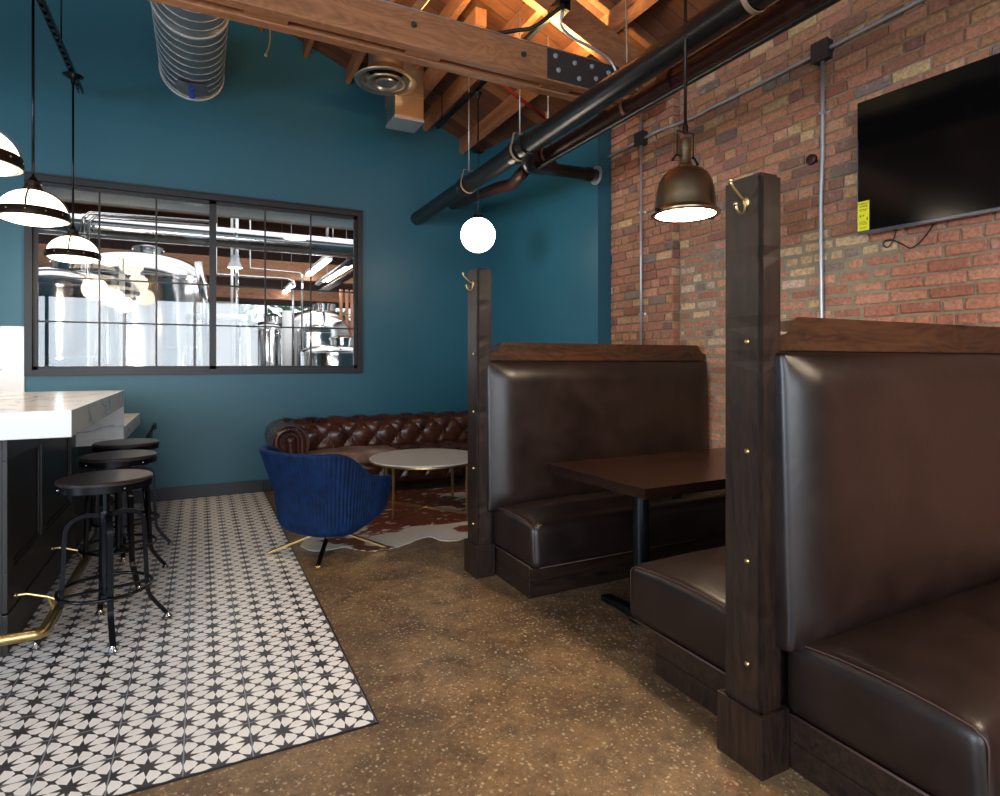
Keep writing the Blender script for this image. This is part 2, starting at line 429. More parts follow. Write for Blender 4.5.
def strap(bm, pts, w, t, side):
    """flat strip following pts; side = width direction"""
    side = Vector(side).normalized(); pts = [Vector(p) for p in pts]; rings = []
    for i, p in enumerate(pts):
        d = (pts[min(i+1, len(pts)-1)] - pts[max(i-1, 0)]).normalized(); u = d.cross(side).normalized()
        rings.append([bm.verts.new(p + side*(a*w/2) + u*(b*t/2)) for a, b in ((-1, -1), (1, -1), (1, 1), (-1, 1))])
    for A, B in zip(rings, rings[1:]):
        for k in range(4): bm.faces.new((A[k], A[(k+1) % 4], B[(k+1) % 4], B[k]))
    bm.faces.new(rings[0][::-1]); bm.faces.new(rings[-1])
def lathe(bm, prof, c=(0, 0, 0), seg=40, axis='z', mi=0, closed=False):
    c = Vector(c); rings = []
    def P(r, z, t):
        a, b = r*math.cos(t), r*math.sin(t)
        return c + {'z': Vector((a, b, z)), 'x': Vector((z, a, b)), 'y': Vector((b, z, a))}[axis]
    for r, z in prof:
        if r < 1e-6: rings.append([bm.verts.new(P(0, z, 0))])
        else: rings.append([bm.verts.new(P(r, z, 2*math.pi*k/seg)) for k in range(seg)])
    pr = list(zip(rings, rings[1:])) + ([(rings[-1], rings[0])] if closed else [])
    for A, B in pr:
        for k in range(seg):
            k2 = (k+1) % seg
            if len(A) == 1 and len(B) == 1: continue
            if len(A) == 1: f = bm.faces.new((A[0], B[k2], B[k]))
            elif len(B) == 1: f = bm.faces.new((A[k], A[k2], B[0]))
            else: f = bm.faces.new((A[k], A[k2], B[k2], B[k]))
            f.material_index = mi
    bmesh.ops.recalc_face_normals(bm, faces=bm.faces)
def sphere(bm, c, r, seg=24, rings=14, sz=1):
    lathe(bm, [(r*math.sin(math.pi*i/rings), -r*sz*math.cos(math.pi*i/rings)) for i in range(rings+1)], c, seg)
def arc(c, r, a0, a1, n, plane='xz'):
    out = []
    for i in range(n+1):
        a = math.radians(a0+(a1-a0)*i/n); u, v = r*math.cos(a), r*math.sin(a)
        out.append({'xz': (c[0]+u, c[1], c[2]+v), 'yz': (c[0], c[1]+u, c[2]+v), 'xy': (c[0]+u, c[1]+v, c[2])}[plane])
    return out
def smooth_path(pts, n=6):
    """Catmull-Rom through pts"""
    P = [Vector(p) for p in pts]; P = [P[0]*2-P[1]] + P + [P[-1]*2-P[-2]]; out = []
    for i in range(1, len(P)-2):
        for k in range(n):
            t = k/n; a, b, c, d = P[i-1], P[i], P[i+1], P[i+2]
            out.append(0.5*((2*b) + (c-a)*t + (2*a-5*b+4*c-d)*t*t + (3*b-a-3*c+d)*t**3))
    out.append(P[-2]); return out
def rbox(bm, x0, x1, y0, y1, z0, z1, r, n=(20, 20, 8), fn=None):
    """soft rounded block; fn(p, u, v, w) moves each point, u v w in -1..1"""
    c = Vector(((x0+x1)/2, (y0+y1)/2, (z0+z1)/2)); hs = Vector(((x1-x0)/2, (y1-y0)/2, (z1-z0)/2))
    def ticks(hh, k):
        e = [-hh, -hh+r*0.15, -hh+r*0.35, -hh+r*0.62, -hh+r]
        m = [(-hh+r) + (2*hh-2*r)*i/k for i in range(1, k)]
        return e + m + [-q for q in e[::-1]]
    T = [ticks(hs[i], max(1, n[i])) for i in range(3)]; cache = {}
    def V(p):
        key = tuple(round(q, 6) for q in p)
        if key in cache: return cache[key]
        q = Vector(p); inn = Vector([max(-hs[i]+r, min(hs[i]-r, q[i])) for i in range(3)]); d = q-inn
        if d.length > 1e-9: q = inn + d.normalized()*r
        w = c+q
        if fn: w = fn(w, q[0]/hs[0], q[1]/hs[1], q[2]/hs[2])
        cache[key] = bm.verts.new(w); return cache[key]
    for ax in range(3):
        a, b = [i for i in range(3) if i != ax]
        for s in (-1, 1):
            for i in range(len(T[a])-1):
                for j in range(len(T[b])-1):
                    def Q(ii, jj):
                        p = [0, 0, 0]; p[ax] = s*hs[ax]; p[a] = T[a][ii]; p[b] = T[b][jj]; return V(p)
                    vs = [Q(i, j), Q(i+1, j), Q(i+1, j+1), Q(i, j+1)]
                    if len(set(vs)) == 4:
                        try: bm.faces.new(vs)
                        except ValueError: pass
    bmesh.ops.recalc_face_normals(bm, faces=bm.faces)
def at(px, py, Y):
    """room point seen at this place of the 1000x796 frame on the plane y = Y (metres)"""
    t = (px-500)/590; s, c = math.sin(math.radians(26.95)), math.cos(math.radians(26.95))
    dx = s + c*t; dy = c - s*t; k = Y/dy
    return Vector((dx*k, Y, H - (py-361)/590*k))
def text(name, body, size, loc, rot, mat, parent, ext=0.0005):
    cu = bpy.data.curves.new(name, 'FONT'); cu.body = body; cu.size = size; cu.extrude = ext; cu.align_x = 'CENTER'; cu.align_y = 'CENTER'
    t = bpy.data.objects.new(name, cu); me = bpy.data.meshes.new_from_object(t); bpy.data.objects.remove(t)
    o = bpy.data.objects.new(name, me); link(o); me.materials.append(mat)
    me.transform(Matrix.Translation(loc) @ rot.to_4x4()); me.transform(Matrix.Translation(-root_loc(parent))); o.parent = parent
    return o

# ================================================================== THE ROOM
YR = h(4.845)            # rear wall
XW = h(2.60)             # brick wall
XP = h(2.54)             # face of the brick pier
YP0, YP1 = h(2.70), h(3.30)
XL, YB = -6.9, -3.0      # far left wall and storefront wall (behind the camera)
def roof_z(x):           # underside of the joists
    xr = h(-1.2); return zz(2.684) - 0.40*x if x > xr else zz(2.684) - 0.40*xr + 0.40*(x-xr)
RX = h(-1.2)
BT = 0.16                # joist depth (vertical)

bm = new_bm(); box(bm, XL, XW+0.3, YB, YR, -0.12, 0.0); struct('floor', bm, M['concrete'])
bm = new_bm(); box(bm, h(-1.75), TILE_X1, TILE_Y0, YR, 0.0, 0.004); struct('floor', bm, M['tile'])
bm = new_bm(); box(bm, TILE_X1, TILE_X1+0.006, TILE_Y0-0.006, YR, 0.0, 0.0055); box(bm, h(-1.75), TILE_X1, TILE_Y0-0.006, TILE_Y0, 0.0, 0.0055)
struct('trim_1', bm, M['base'])

# rear wall with the big interior window
WX0, WX1, WZ0, WZ1 = h(-1.02), h(1.189), zz(-0.099), zz(1.225)
bm = new_bm(); T = 0.16
box(bm, XL, WX0, YR, YR+T, 0, 3.2); box(bm, WX1, XW+0.3, YR, YR+T, 0, 3.2)
box(bm, WX0, WX1, YR, YR+T, 0, WZ0); box(bm, WX0, WX1, YR, YR+T, WZ1, 3.2)
prism(bm, [(XL, 3.2), (XW+0.3, 3.2), (XW+0.3, roof_z(XW+.3)+BT), (RX, roof_z(RX)+BT), (XL, roof_z(XL)+BT)], 'y', YR, YR+T)
struct('wall_rear', bm, M['teal'])
# chase beside the brick pier
bm = new_bm(); prism(bm, [(h(2.27), YR), (h(2.431), YP1), (XP+0.02, YP1), (XP+0.02, YR)], 'z', 0, roof_z(h(2.4))+BT+.1)
struct('wall_chase', bm, M['teal'])
bm = new_bm(); box(bm, TILE_X1-0.0, h(2.28), YR-0.018, YR, 0, 0.13, 0.004); box(bm, h(-1.75), TILE_X1, YR-0.018, YR, 0, 0.13, 0.004)
struct('baseboard_rear', bm, M['base'])

# brick wall on the right
def brick_color():
    r = random.random()
    if r < .42: c = (160, 100, 66)
    elif r < .62: c = (146, 88, 60)
    elif r < .80: c = (172, 118, 78)
    elif r < .87: c = (122, 80, 60)
    elif r < .95: c = (182, 140, 94)
    else: c = (112, 90, 78)
    j = random.uniform(-2, 20); c = tuple(q+j+random.uniform(-5, 5) for q in c)
    return lin(tuple(max(0, min(255, q))/255 for q in c))
def loose_color():
    r = random.random()
    c = ((164, 94, 62) if r < .34 else (186, 116, 76) if r < .54 else (194, 150, 96) if r < .74 else (146, 76, 50) if r < .88 else (190, 152, 120) if r < .93 else (124, 98, 84))
    j = random.uniform(-2, 18); return lin(tuple(max(0, min(255, q*.9+18+j))/255 for q in c))
def red_color():
    c = random.choice([(176, 106, 76), (184, 114, 82), (168, 98, 70), (188, 124, 90)]); j = random.uniform(-7, 7)
    return lin(tuple((q+j)/255 for q in c))
CO = 0.0745
def brick(bm, lay, x, y0, y1, z0, z1, proud, c, jit, depth=0.05):
    """one brick whose face looks to -X at x-proud, slightly worn outline"""
    r = lambda k=1: random.uniform(-jit, jit)*k
    ch = min(0.006+jit*0.4, (z1-z0)*.2)
    out = [(y0+r(), z0+r()), (y1+r(), z0+r()), (y1+r(), z1+r()), (y0+r(), z1+r())]
    mid = []
    for (p, q) in zip(out, out[1:]+out[:1]):
        mid += [p, ((p[0]+q[0])/2+r(.6), (p[1]+q[1])/2+r(.6))]
    cy, cz = (y0+y1)/2, (z0+z1)/2
    # take the sharp corners off
    rim = [((p[0]-cy)*(.985 if i % 2 == 0 else 1)+cy, (p[1]-cz)*(.95 if i % 2 == 0 else 1)+cz) for i, p in enumerate(mid)]
    face = [bm.verts.new((x-proud+random.uniform(-.0015, .0015), cy+(p[0]-cy)*(1-2*ch/(y1-y0)), cz+(p[1]-cz)*(1-2*ch/(z1-z0)))) for p in rim]
    edge = [bm.verts.new((x-proud+ch*.8, p[0], p[1])) for p in rim]
    back = [bm.verts.new((x+depth-proud, p[0], p[1])) for p in rim]
    fs = [bm.faces.new(face)]; n = len(rim)
    for i in range(n):
        k = (i+1) % n
        fs.append(bm.faces.new((face[i], edge[i], edge[k], face[k]))); fs.append(bm.faces.new((edge[i], back[i], back[k], edge[k])))
    for f in fs:
        for lp in f.loops: lp[lay] = c
        f.material_index = 1
def brick_wall(bm, lay, x, ya, yb, z1, pier=False):
    z, k = 0.0, 0
    while z < z1:
        header = (k % 6 == 3)
        L = 0.107 if header else 0.215
        y = ya - (L*0.5 if k % 2 else 0) - random.uniform(0, .03)
        while y < yb - .02:
            l = L*random.uniform(.93, 1.04)
            if not header and random.random() < .13: l = 0.107
            y0, y1 = max(y, ya), min(y+l, yb)
            yc = (y0+y1)/2
            if y1-y0 > .035:
                smeared = (not pier) and yc > h(1.50)+0.10*math.sin(z*5) and z < zz(0.60)-0.16*max(0, (2.9-yc))+.05*math.sin(yc*6)
                if smeared:
                    sh = random.uniform(.004, .013); sv = random.uniform(.008, .013)
                    brick(bm, lay, x, y0+sh, y1-sh, z+sv, z+CO-sv*.6, .003, loose_color(), .0045)
                elif (not pier) and z < zz(0.62) and yc < h(1.6):
                    brick(bm, lay, x, y0+.006, y1-.006, z+.006, z+CO-.006, .013, red_color(), .004)
                else:
                    brick(bm, lay, x, y0+.005, y1-.005, z+.0055, z+CO-.0045, .014, brick_color(), .0035)
            y += l
        z += CO; k += 1
bm = new_bm(); lay = bm.loops.layers.float_color.new('brick_color')
top = roof_z(XW) + BT + 0.05
box(bm, XW, XW+0.3, YB, YR, 0, top)
brick_wall(bm, lay, XW, YB, YP0, top)
box(bm, XP+.012, XW+.01, YP0+.012, YP1, 0, top)
brick_wall(bm, lay, XP+.006, YP0+.004, YP1, top, True)
# header faces turning the pier's near corner
for k in range(int(top/CO)+1):
    z = k*CO; c = brick_color(); s = len(bm.faces)
    vs = box(bm, XP+.004, XW-.004, YP0-.002, YP0+.09, z+.0055, z+CO-.0045, 0.009, 1)
    bm.faces.ensure_lookup_table()
    for f in bm.faces[s:]:
        for lp in f.loops: lp[lay] = c
w = struct('wall_right', bm, M['mortar'], mats=[M['brick']])

# the far left and storefront walls, each with its window openings
bm = new_bm()
box(bm, XL-.15, XL, YB, -2.1, 0, 3.7); box(bm, XL-.15, XL, 1.3, YR+T, 0, 3.7); box(bm, XL-.15, XL, -2.1, 1.3, 0, .8); box(bm, XL-.15, XL, -2.1, 1.3, 3.0, 3.7)
struct('wall_left', bm, M['plaster'])
bm = new_bm()
box(bm, XL, -4.6, YB-.15, YB, 0, 3.2); box(bm, 1.4, XW+.3, YB-.15, YB, 0, 3.2); box(bm, -4.6, 1.4, YB-.15, YB, 0, .6); box(bm, -4.6, 1.4, YB-.15, YB, 2.9, 3.2)
prism(bm, [(XL, 3.2), (XW+0.3, 3.2), (XW+0.3, roof_z(XW+.3)+BT), (RX, roof_z(RX)+BT), (XL, roof_z(XL)+BT)], 'y', YB-.15, YB)
struct('wall_storefront', bm, M['plaster'])
def plain_window(name, axis, a0, a1, b0, b1, c, n):
    bm = new_bm()
    def bar(p0, p1, q0, q1):
        if axis == 'x': box(bm, p0, p1, c-.04, c+.04, q0, q1)
        else: box(bm, c-.04, c+.04, p0, p1, q0, q1)
    bar(a0, a1, b0, b0+.06); bar(a0, a1, b1-.06, b1)
    for i in range(n+1):
        u = a0+(a1-a0-.06)*i/n; bar(u, u+.06, b0, b1)
    return struct(name, bm, M['frame'])
plain_window('window_2', 'x', -4.6, 1.4, .6, 2.9, YB-.07, 4)
plain_window('window_3', 'y', -2.1, 1.3, .8, 3.0, XL-.07, 3)

# interior window: outer casing, two fixed sashes, muntins, glass
wroot = bpy.data.objects.new('window_1', None); link(wroot); wroot.location = (WX0, YR, WZ0); wroot['kind'] = 'structure'
bm = new_bm(); f = .055
for (a, b, c, d) in ((WX0, WX1, WZ0, WZ0+f), (WX0, WX1, WZ1-f, WZ1), (WX0, WX0+f, WZ0+f, WZ1-f), (WX1-f, WX1, WZ0+f, WZ1-f)):
    box(bm, a, b, YR-.03, YR+T+.01, c, d)
box(bm, WX0-.004, WX1+.004, YR-.045, YR-.02, WZ1-.005, WZ1+.012)
obj('window_frame', bm, M['frame'], wroot)
mid = (WX0+WX1)/2
for (a, b) in ((WX0+f, mid), (mid, WX1-f)):
    bm = new_bm(); s = .032; y0, y1 = YR+.02, YR+.06
    for (p, q, u, v) in ((a, b, WZ0+f, WZ0+f+s), (a, b, WZ1-f-s, WZ1-f), (a, a+s, WZ0+f, WZ1-f), (b-s, b, WZ0+f, WZ1-f)): box(bm, p, q, y0, y1, u, v)
    sa = obj('sash', bm, M['frame'], wroot)
    bm = new_bm(); t = .0075
    for i in (1, 2): x = a+s+(b-a-2*s)*i/3; box(bm, x-t, x+t, YR+.032, YR+.046, WZ0+f+s, WZ1-f-s)
    for i in (1, 2, 3): z = WZ0+f+s+(WZ1-WZ0-2*f-2*s)*i/4; box(bm, a+s, b-s, YR+.033, YR+.045, z-t, z+t)
    obj('muntin', bm, M['frame'], sa)
    bm = new_bm(); box(bm, a+s, b-s, YR+.037, YR+.041, WZ0+f+s, WZ1-f-s); obj('pane', bm, M['glass'], sa)

# ceiling boards on both slopes
bm = new_bm()
for (xa, xb) in ((RX, XW+.35), (XL-.2, RX)):
    prism(bm, [(xa, roof_z(xa)+BT), (xb, roof_z(xb)+BT), (xb, roof_z(xb)+BT+.05), (xa, roof_z(xa)+BT+.05)], 'y', YB-.2, YR+T)
struct('ceiling', bm, M['boards'])
# joists running front to rear (those over the part in view; the left slope repeats)
JL = 'weathered ceiling joist running under the sloping roof boards'
JG = 'roof joists'
for i, x in enumerate([2.43, 2.075, 1.73, 1.40, 1.07, .74, .41, .08, -.25, -.58, -.91]):
    bm = new_bm(); X = h(x); w = .044
    z0 = roof_z(X); sh = random.uniform(-.004, .004)
    prism(bm, [(X-w/2, z0+sh+.4*w/2), (X+w/2, z0+sh-.4*w/2), (X+w/2, roof_z(X+w/2)+BT), (X-w/2, roof_z(X-w/2)+BT)], 'y', YB, YR)
    tag(center(obj('ceiling_joist', bm, M['timber_y'])), JL, 'joist', JG)

# ------------------------------------------------------------------ roof truss
YT = h(2.61)
t = thing('roof_truss', 'large bolted timber roof truss crossing the room under the ceiling', 'roof truss', (h(2.0), YT+.1, zz(1.40)))
cz0, cz1 = zz(1.455), zz(1.622)
bm = new_bm(); box(bm, -4.2, h(2.15), YT, YT+.075, cz0, cz1, .006); obj('bottom_chord', bm, M['timber_x'], t)
bm = new_bm(); box(bm, -4.2, h(2.15), YT+.145, YT+.22, cz0, cz1, .006); obj('bottom_chord', bm, M['timber_x'], t)
for x in (-1.6, .35, 1.32, 2.35):
    bm = new_bm(); box(bm, x-.12, x+.12, YT+.075, YT+.145, cz0+.01, cz0+.13, .004); obj('spacer_block', bm, M['timber_x'], t)
d = .25
def chord(xa, xb):
    bm = new_bm(); za, zb = roof_z(xa), roof_z(xb)
    prism(bm, [(xa, za-d), (xb, zb-d), (xb, zb), (xa, za)], 'y', YT+.076, YT+.144)
    obj('top_chord', bm, M['timber_x'], t)
chord(RX, h(2.38)); chord(RX-3.0, RX)
for (xa, xb, ya) in ((1.15, 1.62, .01), (.2, -.35, .01)):
    bm = new_bm(); obox(bm, (xa, YT+.11, cz1-.1), (xb, YT+.11, roof_z(xb)-d+.03), .05, .11, up=(0, 1, 0)); obj('web_brace', bm, M['timber_x'], t)
bm = new_bm()
px0, px1 = h(1.60), h(2.06)
box(bm, px0, px1, YT-.010, YT, cz0+.012, cz1-.004, .002); pl = obj('gusset_plate', bm, M['plate'], t)
for i, (u, v) in enumerate(((.10, .78), (.36, .72), (.60, .76), (.84, .70), (.14, .36), (.42, .26), (.66, .40), (.88, .24))):
    bm = new_bm(); x = px0+(px1-px0)*u; z = cz0+(cz1-cz0)*v
    lathe(bm, [(0, 0), (.019, 0), (.019, -.004), (.013, -.005), (.013, -.014), (0, -.016)], (x, YT-.010, z), 6, 'y'); obj('bolt', bm, M['galv'], pl)
for x in (h(.88), h(1.46), -.9):
    bm = new_bm(); lathe(bm, [(0, 0), (.022, 0), (.022, -.005), (.014, -.006), (.014, -.018), (0, -.02)], (x, YT, (cz0+cz1)/2+.02), 6, 'y'); obj('bolt', bm, M['plate'], t)
bm = new_bm(); tube(bm, [(-1.5, YT+.012, cz1+.010), (h(1.95), YT+.012, cz1+.010)], .006, 8)
tag(center(obj('ceiling_cable', bm, M['galv'], None, True)), 'thin silver cable lying along the top of the truss beam', 'cable')
# a second plain light timber board beyond, by the square duct
bm = new_bm(); obox(bm, (h(1.50), h(3.2), roof_z(h(1.5))-.03), (h(1.50), h(4.7), roof_z(h(1.5))-.03), .10, .14)
tag(center(obj('roof_blocking', bm, M['timber_y'])), 'pale timber block beside the square metal duct', 'timber block')

# uplights lying on the truss beam
for i, x in enumerate((h(.98), h(1.72))):
    u = thing('strip_uplight', ('warm strip uplight on top of the truss beam, above the round air vent', 'warm strip uplight on top of the truss beam, near the steel plate')[i], 'light', (x, YT+.26, cz1+.01))
    bm = new_bm(); box(bm, x-.26, x+.26, YT+.20, YT+.27, cz1+.002, cz1+.04, .004); obj('housing', bm, M['black'], u)
    bm = new_bm(); box(bm, x-.24, x+.24, YT+.21, YT+.26, cz1+.0402, cz1+.052, .002); obj('lamp_tube', bm, M['warmbulb'], u)
    l = bpy.data.lights.new('uplight', 'AREA'); l.shape = 'RECTANGLE'; l.size = .45; l.size_y = .05; l.energy = 20; l.color = (1, .60, .22)
    lo = bpy.data.objects.new('uplight', l); link(lo); lo.location = (0, -.02, .06); lo.rotation_euler = (math.pi, 0, 0); lo.parent = u

# ------------------------------------------------------------------ pipes
def pipe_x(z, x=0): return z
MX, MZ = h(1.66), zz(1.215)
def mz(y): return zz(1.222 + 0.003*(4.845-y/H))
t = thing('drain_pipe', 'thick black cast iron pipe hanging below the ceiling toward the brick wall', 'pipe', (MX, h(4.84), mz(h(4.84))))
bm = new_bm(); R = .077
tube(bm, [(MX, YB+.02, mz(YB)), (MX, YR-.004, mz(YR))], R, 28)
obj('pipe_run', bm, M['pipe'], t, True)
for y in (3.80, 3.06, 2.93, -.5):
    bm = new_bm(); Y = h(y); lathe(bm, [(R-.002, -.045), (R+.010, -.045), (R+.012, 0), (R+.010, .045), (R-.002, .045)], (MX, Y, mz(Y)), 28, 'y'); obj('coupling', bm, M['pipe'], t, True)
# branch toward the chase
e = at(582, 173, h(3.26))
bm = new_bm(); tube(bm, smooth_path([(MX+.01, h(2.90), mz(h(3))-.03), at(529, 164, h(3.0)), at(540, 168, h(3.1)), at(556, 170, h(3.2)), (h(2.40), h(3.26), e.z)], 5), .056, 20)
br = obj('branch_pipe', bm, M['pipe'], t, True)
for x in (h(2.02), h(2.31)):
    bm = new_bm(); lathe(bm, [(.05, -.03), (.064, -.03), (.066, 0), (.064, .03), (.05, .03)], (x, h(3.26)-.02, e.z-.01), 24, 'x'); obj('coupling', bm, M['pipe'], br, True)
bm = new_bm(); lathe(bm, [(0, .0), (.088, 0), (.088, -.008), (.06, -.012), (0, -.012)], (h(2.39), h(3.26), e.z), 28, 'x'); obj('wall_flange', bm, M['galv'], br, True)
# brown pipe beside it
X2, Z2 = h(1.865), zz(1.240)
t = thing('water_pipe', 'reddish brown iron pipe running beside the thick black pipe', 'pipe', (X2, h(3.7), Z2))
bm = new_bm(); tube(bm, smooth_path([(X2, YB+.02, Z2-.02), (X2, 0, Z2), (X2, h(2.0), Z2), (X2, h(3.15), Z2+.0), (X2-.03, h(3.32), Z2-.05), at(512, 184, h(3.55)), at(495, 189, h(3.8)), at(452, 205, YR-.004)], 6), .055, 20)
obj('pipe_run', bm, M['rustpipe'], t, True)
for y in (3.1, 2.0, 1.35):
    bm = new_bm(); lathe(bm, [(.05, -.05), (.072, -.05), (.074, 0), (.072, .05), (.05, .05)], (X2, h(y), Z2), 24, 'y'); obj('coupling', bm, M['rustpipe'], t, True)
bm = new_bm(); tube(bm, [(h(1.78), YB+.02, zz(1.13)), (h(1.78), h(3.0), zz(1.145))], .020, 14)
tag(center(obj('gas_pipe', bm, M['pipe'], None, True)), 'slim black pipe tucked under the thick black pipe', 'pipe')
# clevis hangers with rods
for i, (y, px_, pr_) in enumerate(((3.74, 0, .085), (3.01, 0, .085), (1.38, 0, .085), (3.03, 1, .064), (2.29, 1, .064))):
    Y = h(y); cx_ = X2 if px_ else MX; zc = Z2 if px_ else mz(Y)
    t = thing('pipe_hanger', ('ring hanger on the thick black pipe, farthest, by the globe pendant', 'ring hanger on the thick black pipe just behind the truss beam', 'ring hanger on the thick black pipe, nearest the camera', 'ring hanger on the brown pipe, beyond the truss beam', 'ring hanger on the brown pipe, before the truss beam')[i], 'pipe hanger', (cx_, Y, zc))
    bm = new_bm(); k = pr_/.085
    strap(bm, [(cx_+pr_*math.sin(a), Y, zc-pr_*math.cos(a)) for a in [math.radians(q) for q in range(-120, 121, 12)]], .026, .005, (0, 1, 0))
    strap(bm, [(cx_-.074*k, Y, zc+.04*k), (cx_-.055*k, Y, zc+.13*k), (cx_+.055*k, Y, zc+.13*k), (cx_+.074*k, Y, zc+.04*k)], .026, .005, (0, 1, 0)); obj('clevis', bm, M['rope'], t)
    bm = new_bm(); tube(bm, [(cx_, Y, zc+.12*k), (cx_-(.02 if i == 4 else 0), Y, roof_z(cx_)+.02)], .0065, 8); obj('rod', bm, M['rope' if i == 4 else 'galv'], t, True)
# red sprinkler line
a, b = at(486, 72, h(3.4)), at(546, 119, h(3.4))
t = thing('sprinkler_line', 'thin red sprinkler pipe with a brass head under the roof boards', 'sprinkler pipe', tuple(b))
bm = new_bm(); tube(bm, [a+(a-b)*1.2, b], .017, 12); obj('pipe_run', bm, M['redpipe'], t, True)
bm = new_bm(); lathe(bm, [(0, .06), (.022, .06), (.024, .0), (.014, -.01), (.012, -.04), (0, -.04)], tuple(b), 14); obj('sprinkler_head', bm, M['bronze'], t, True)

# ------------------------------------------------------------------ ceiling tracks
t = thing('ceiling_track', 'long black track carrying the booth and sofa pendants', 'lighting track', (h(1.64), h(2.5), zz(1.8)))
bm = new_bm(); box(bm, h(1.64)-.018, h(1.64)+.018, YB+.1, h(4.30), zz(1.8), zz(1.8)+.035, .003); obj('rail', bm, M['black'], t)
bm = new_bm(); box(bm, h(1.64)-.045, h(1.64)+.045, h(2.50), h(2.62), zz(1.8)-.035, zz(1.8)+.04, .004); obj('junction_box', bm, M['black'], t)
bm = new_bm(); tube(bm, smooth_path([(h(1.64), h(2.52), zz(1.8)-.03), (h(1.64), h(2.54), zz(1.8)-.12), (h(1.72), h(2.56), zz(1.68)), (h(1.86), h(2.57), zz(1.66)), (h(1.98), h(2.58), zz(1.63)), (h(2.05), h(2.58), zz(1.55)), (h(2.2), h(2.6), zz(1.52))], 6), .011, 10)
obj('flexible_conduit', bm, M['galv'], t, True)
bm = new_bm(); tube(bm, smooth_path([(h(1.63), h(2.5), zz(1.79)), (h(1.5), h(2.56), zz(1.68)), (h(1.42), h(2.6), zz(1.66)), (h(1.30), h(2.64), zz(1.63))], 6), .014, 10)
obj('power_cable', bm, M['cable'], t, True)
for y in (4.2, 3.3, 1.9, .9):
    bm = new_bm(); tube(bm, [(h(1.64), h(y), zz(1.8)+.03), (h(1.64), h(y), roof_z(h(1.64))+.03)], .005, 8); obj('hanger_rod', bm, M['black'], t, True)
LX = h(-.70)
t = thing('ceiling_track', 'slotted black metal channel above the bar pendants', 'lighting track', (LX, h(3.0), zz(1.77)))
bm = new_bm(); zc = zz(1.765)
for (x0, x1, z0, z1) in ((-.02, -.017, 0, .04), (.017, .02, 0, .04), (-.02, .02, .037, .04), (-.02, -.010, 0, .003), (.010, .02, 0, .003)): box(bm, LX+x0, LX+x1, YB+.3, h(4.72), zc+z0, zc+z1)
y = YB+.35
while y < h(4.66): box(bm, LX-.010, LX+.010, y, y+.05, zc, zc+.003); y += .10
obj('channel', bm, M['black'], t)
for y in (4.1, 3.0, 1.4):
    bm = new_bm(); tube(bm, [(LX, h(y), zc+.03), (LX, h(y), roof_z(LX)+.03)], .006, 8); obj('hanger_rod', bm, M['black'], t, True)

# ------------------------------------------------------------------ ducts and vents
DX, DZ, DR = h(-.05), zz(2.105), h(.205)
t = thing('spiral_duct', 'large round spiral seam metal duct entering the teal wall', 'duct', (DX, YR-.5, DZ))
bm = new_bm(); tube(bm, [(DX, -1.5, DZ), (DX, YR+.05, DZ)], DR, 48); obj('duct_tube', bm, M['spiral'], t, True)
bm = new_bm(); pts = []
y = 2.6; n = 0
while y < YR-.01:
    a = 2*math.pi*n/32; pts.append((DX+(DR+.001)*math.cos(a), y, DZ+(DR+.001)*math.sin(a))); n += 1; y += .135/32
tube(bm, pts, .003, 5); obj('spiral_seam', bm, M['seam'], t, True)
for yy in (YR-.012, 5.4):
    bm = new_bm(); lathe(bm, [(DR, -.012), (DR+.010, -.010), (DR+.010, .010), (DR, .012)], (DX, yy, DZ), 48, 'y'); obj('collar', bm, M['seam'], t, True)
# access door with two blue handles on the underside
bm = new_bm(); nn = 12; grid = []
for i in range(nn+1):
    row = []
    for j in range(9):
        u, v = -1+2*i/nn, -1+2*j/8; s = 1-.18*(abs(u)*abs(v))**2
        a = math.radians(-90 + u*s*28); row.append(bm.verts.new((DX+(DR+.012)*math.cos(a), YR-.27+v*s*.16, DZ+(DR+.012)*math.sin(a))))
    grid.append(row)
for i in range(nn):
    for j in range(8): bm.faces.new((grid[i][j], grid[i+1][j], grid[i+1][j+1], grid[i][j+1]))
bmesh.ops.solidify(bm, geom=bm.faces[:], thickness=.009)
dr = obj('access_door', bm, M['galv'], t, True)
for y in (YR-.36, YR-.19):
    bm = new_bm(); lathe(bm, [(0, 0), (.012, 0), (.012, -.02), (.028, -.022), (.026, -.04), (.01, -.046), (0, -.046)], (DX, y, DZ-DR-.012), 6); obj('handle', bm, M['blue'], dr)

vx, vy, vz = h(1.14), h(3.97), zz(1.913)
t = thing('round_air_diffuser', 'round stepped metal ceiling air diffuser below the truss beam', 'air vent', (vx, vy, vz))
bm = new_bm(); lathe(bm, [(.165, .10), (.165, .62)], (vx, vy, vz), 40); lathe(bm, [(.163, .10), (.163, .62)], (vx, vy, vz), 40); obj('neck', bm, M['nickel'], t, True)
def ring(r0, r1, z0, nm):
    bm = new_bm(); w = r1-r0
    lathe(bm, [(r0, z0+.05), (r0+w*.25, z0+.016), (r0+w*.6, z0), (r1-w*.08, z0+.002), (r1, z0+.012), (r1-w*.1, z0+.02), (r0+w*.5, z0+.03), (r0+.008, z0+.06)], (vx, vy, vz), 48, closed=True)
    return obj(nm, bm, M['nickel'], t, True)
ring(.205, .295, 0, 'outer_ring'); ring(.115, .185, -.012, 'middle_ring')
bm = new_bm(); lathe(bm, [(0, .02), (.05, .0), (.085, .0), (.10, .012), (.09, .022), (.05, .04), (0, .05)], (vx, vy, vz-.012), 40); cc = obj('center_cone', bm, M['nickel'], t, True)
bm = new_bm(); lathe(bm, [(.165, .12), (.20, .085), (.235, .03), (.232, .035), (.19, .09), (.163, .125)], (vx, vy, vz), 40, closed=True); obj('bell', bm, M['nickel'], t, True)
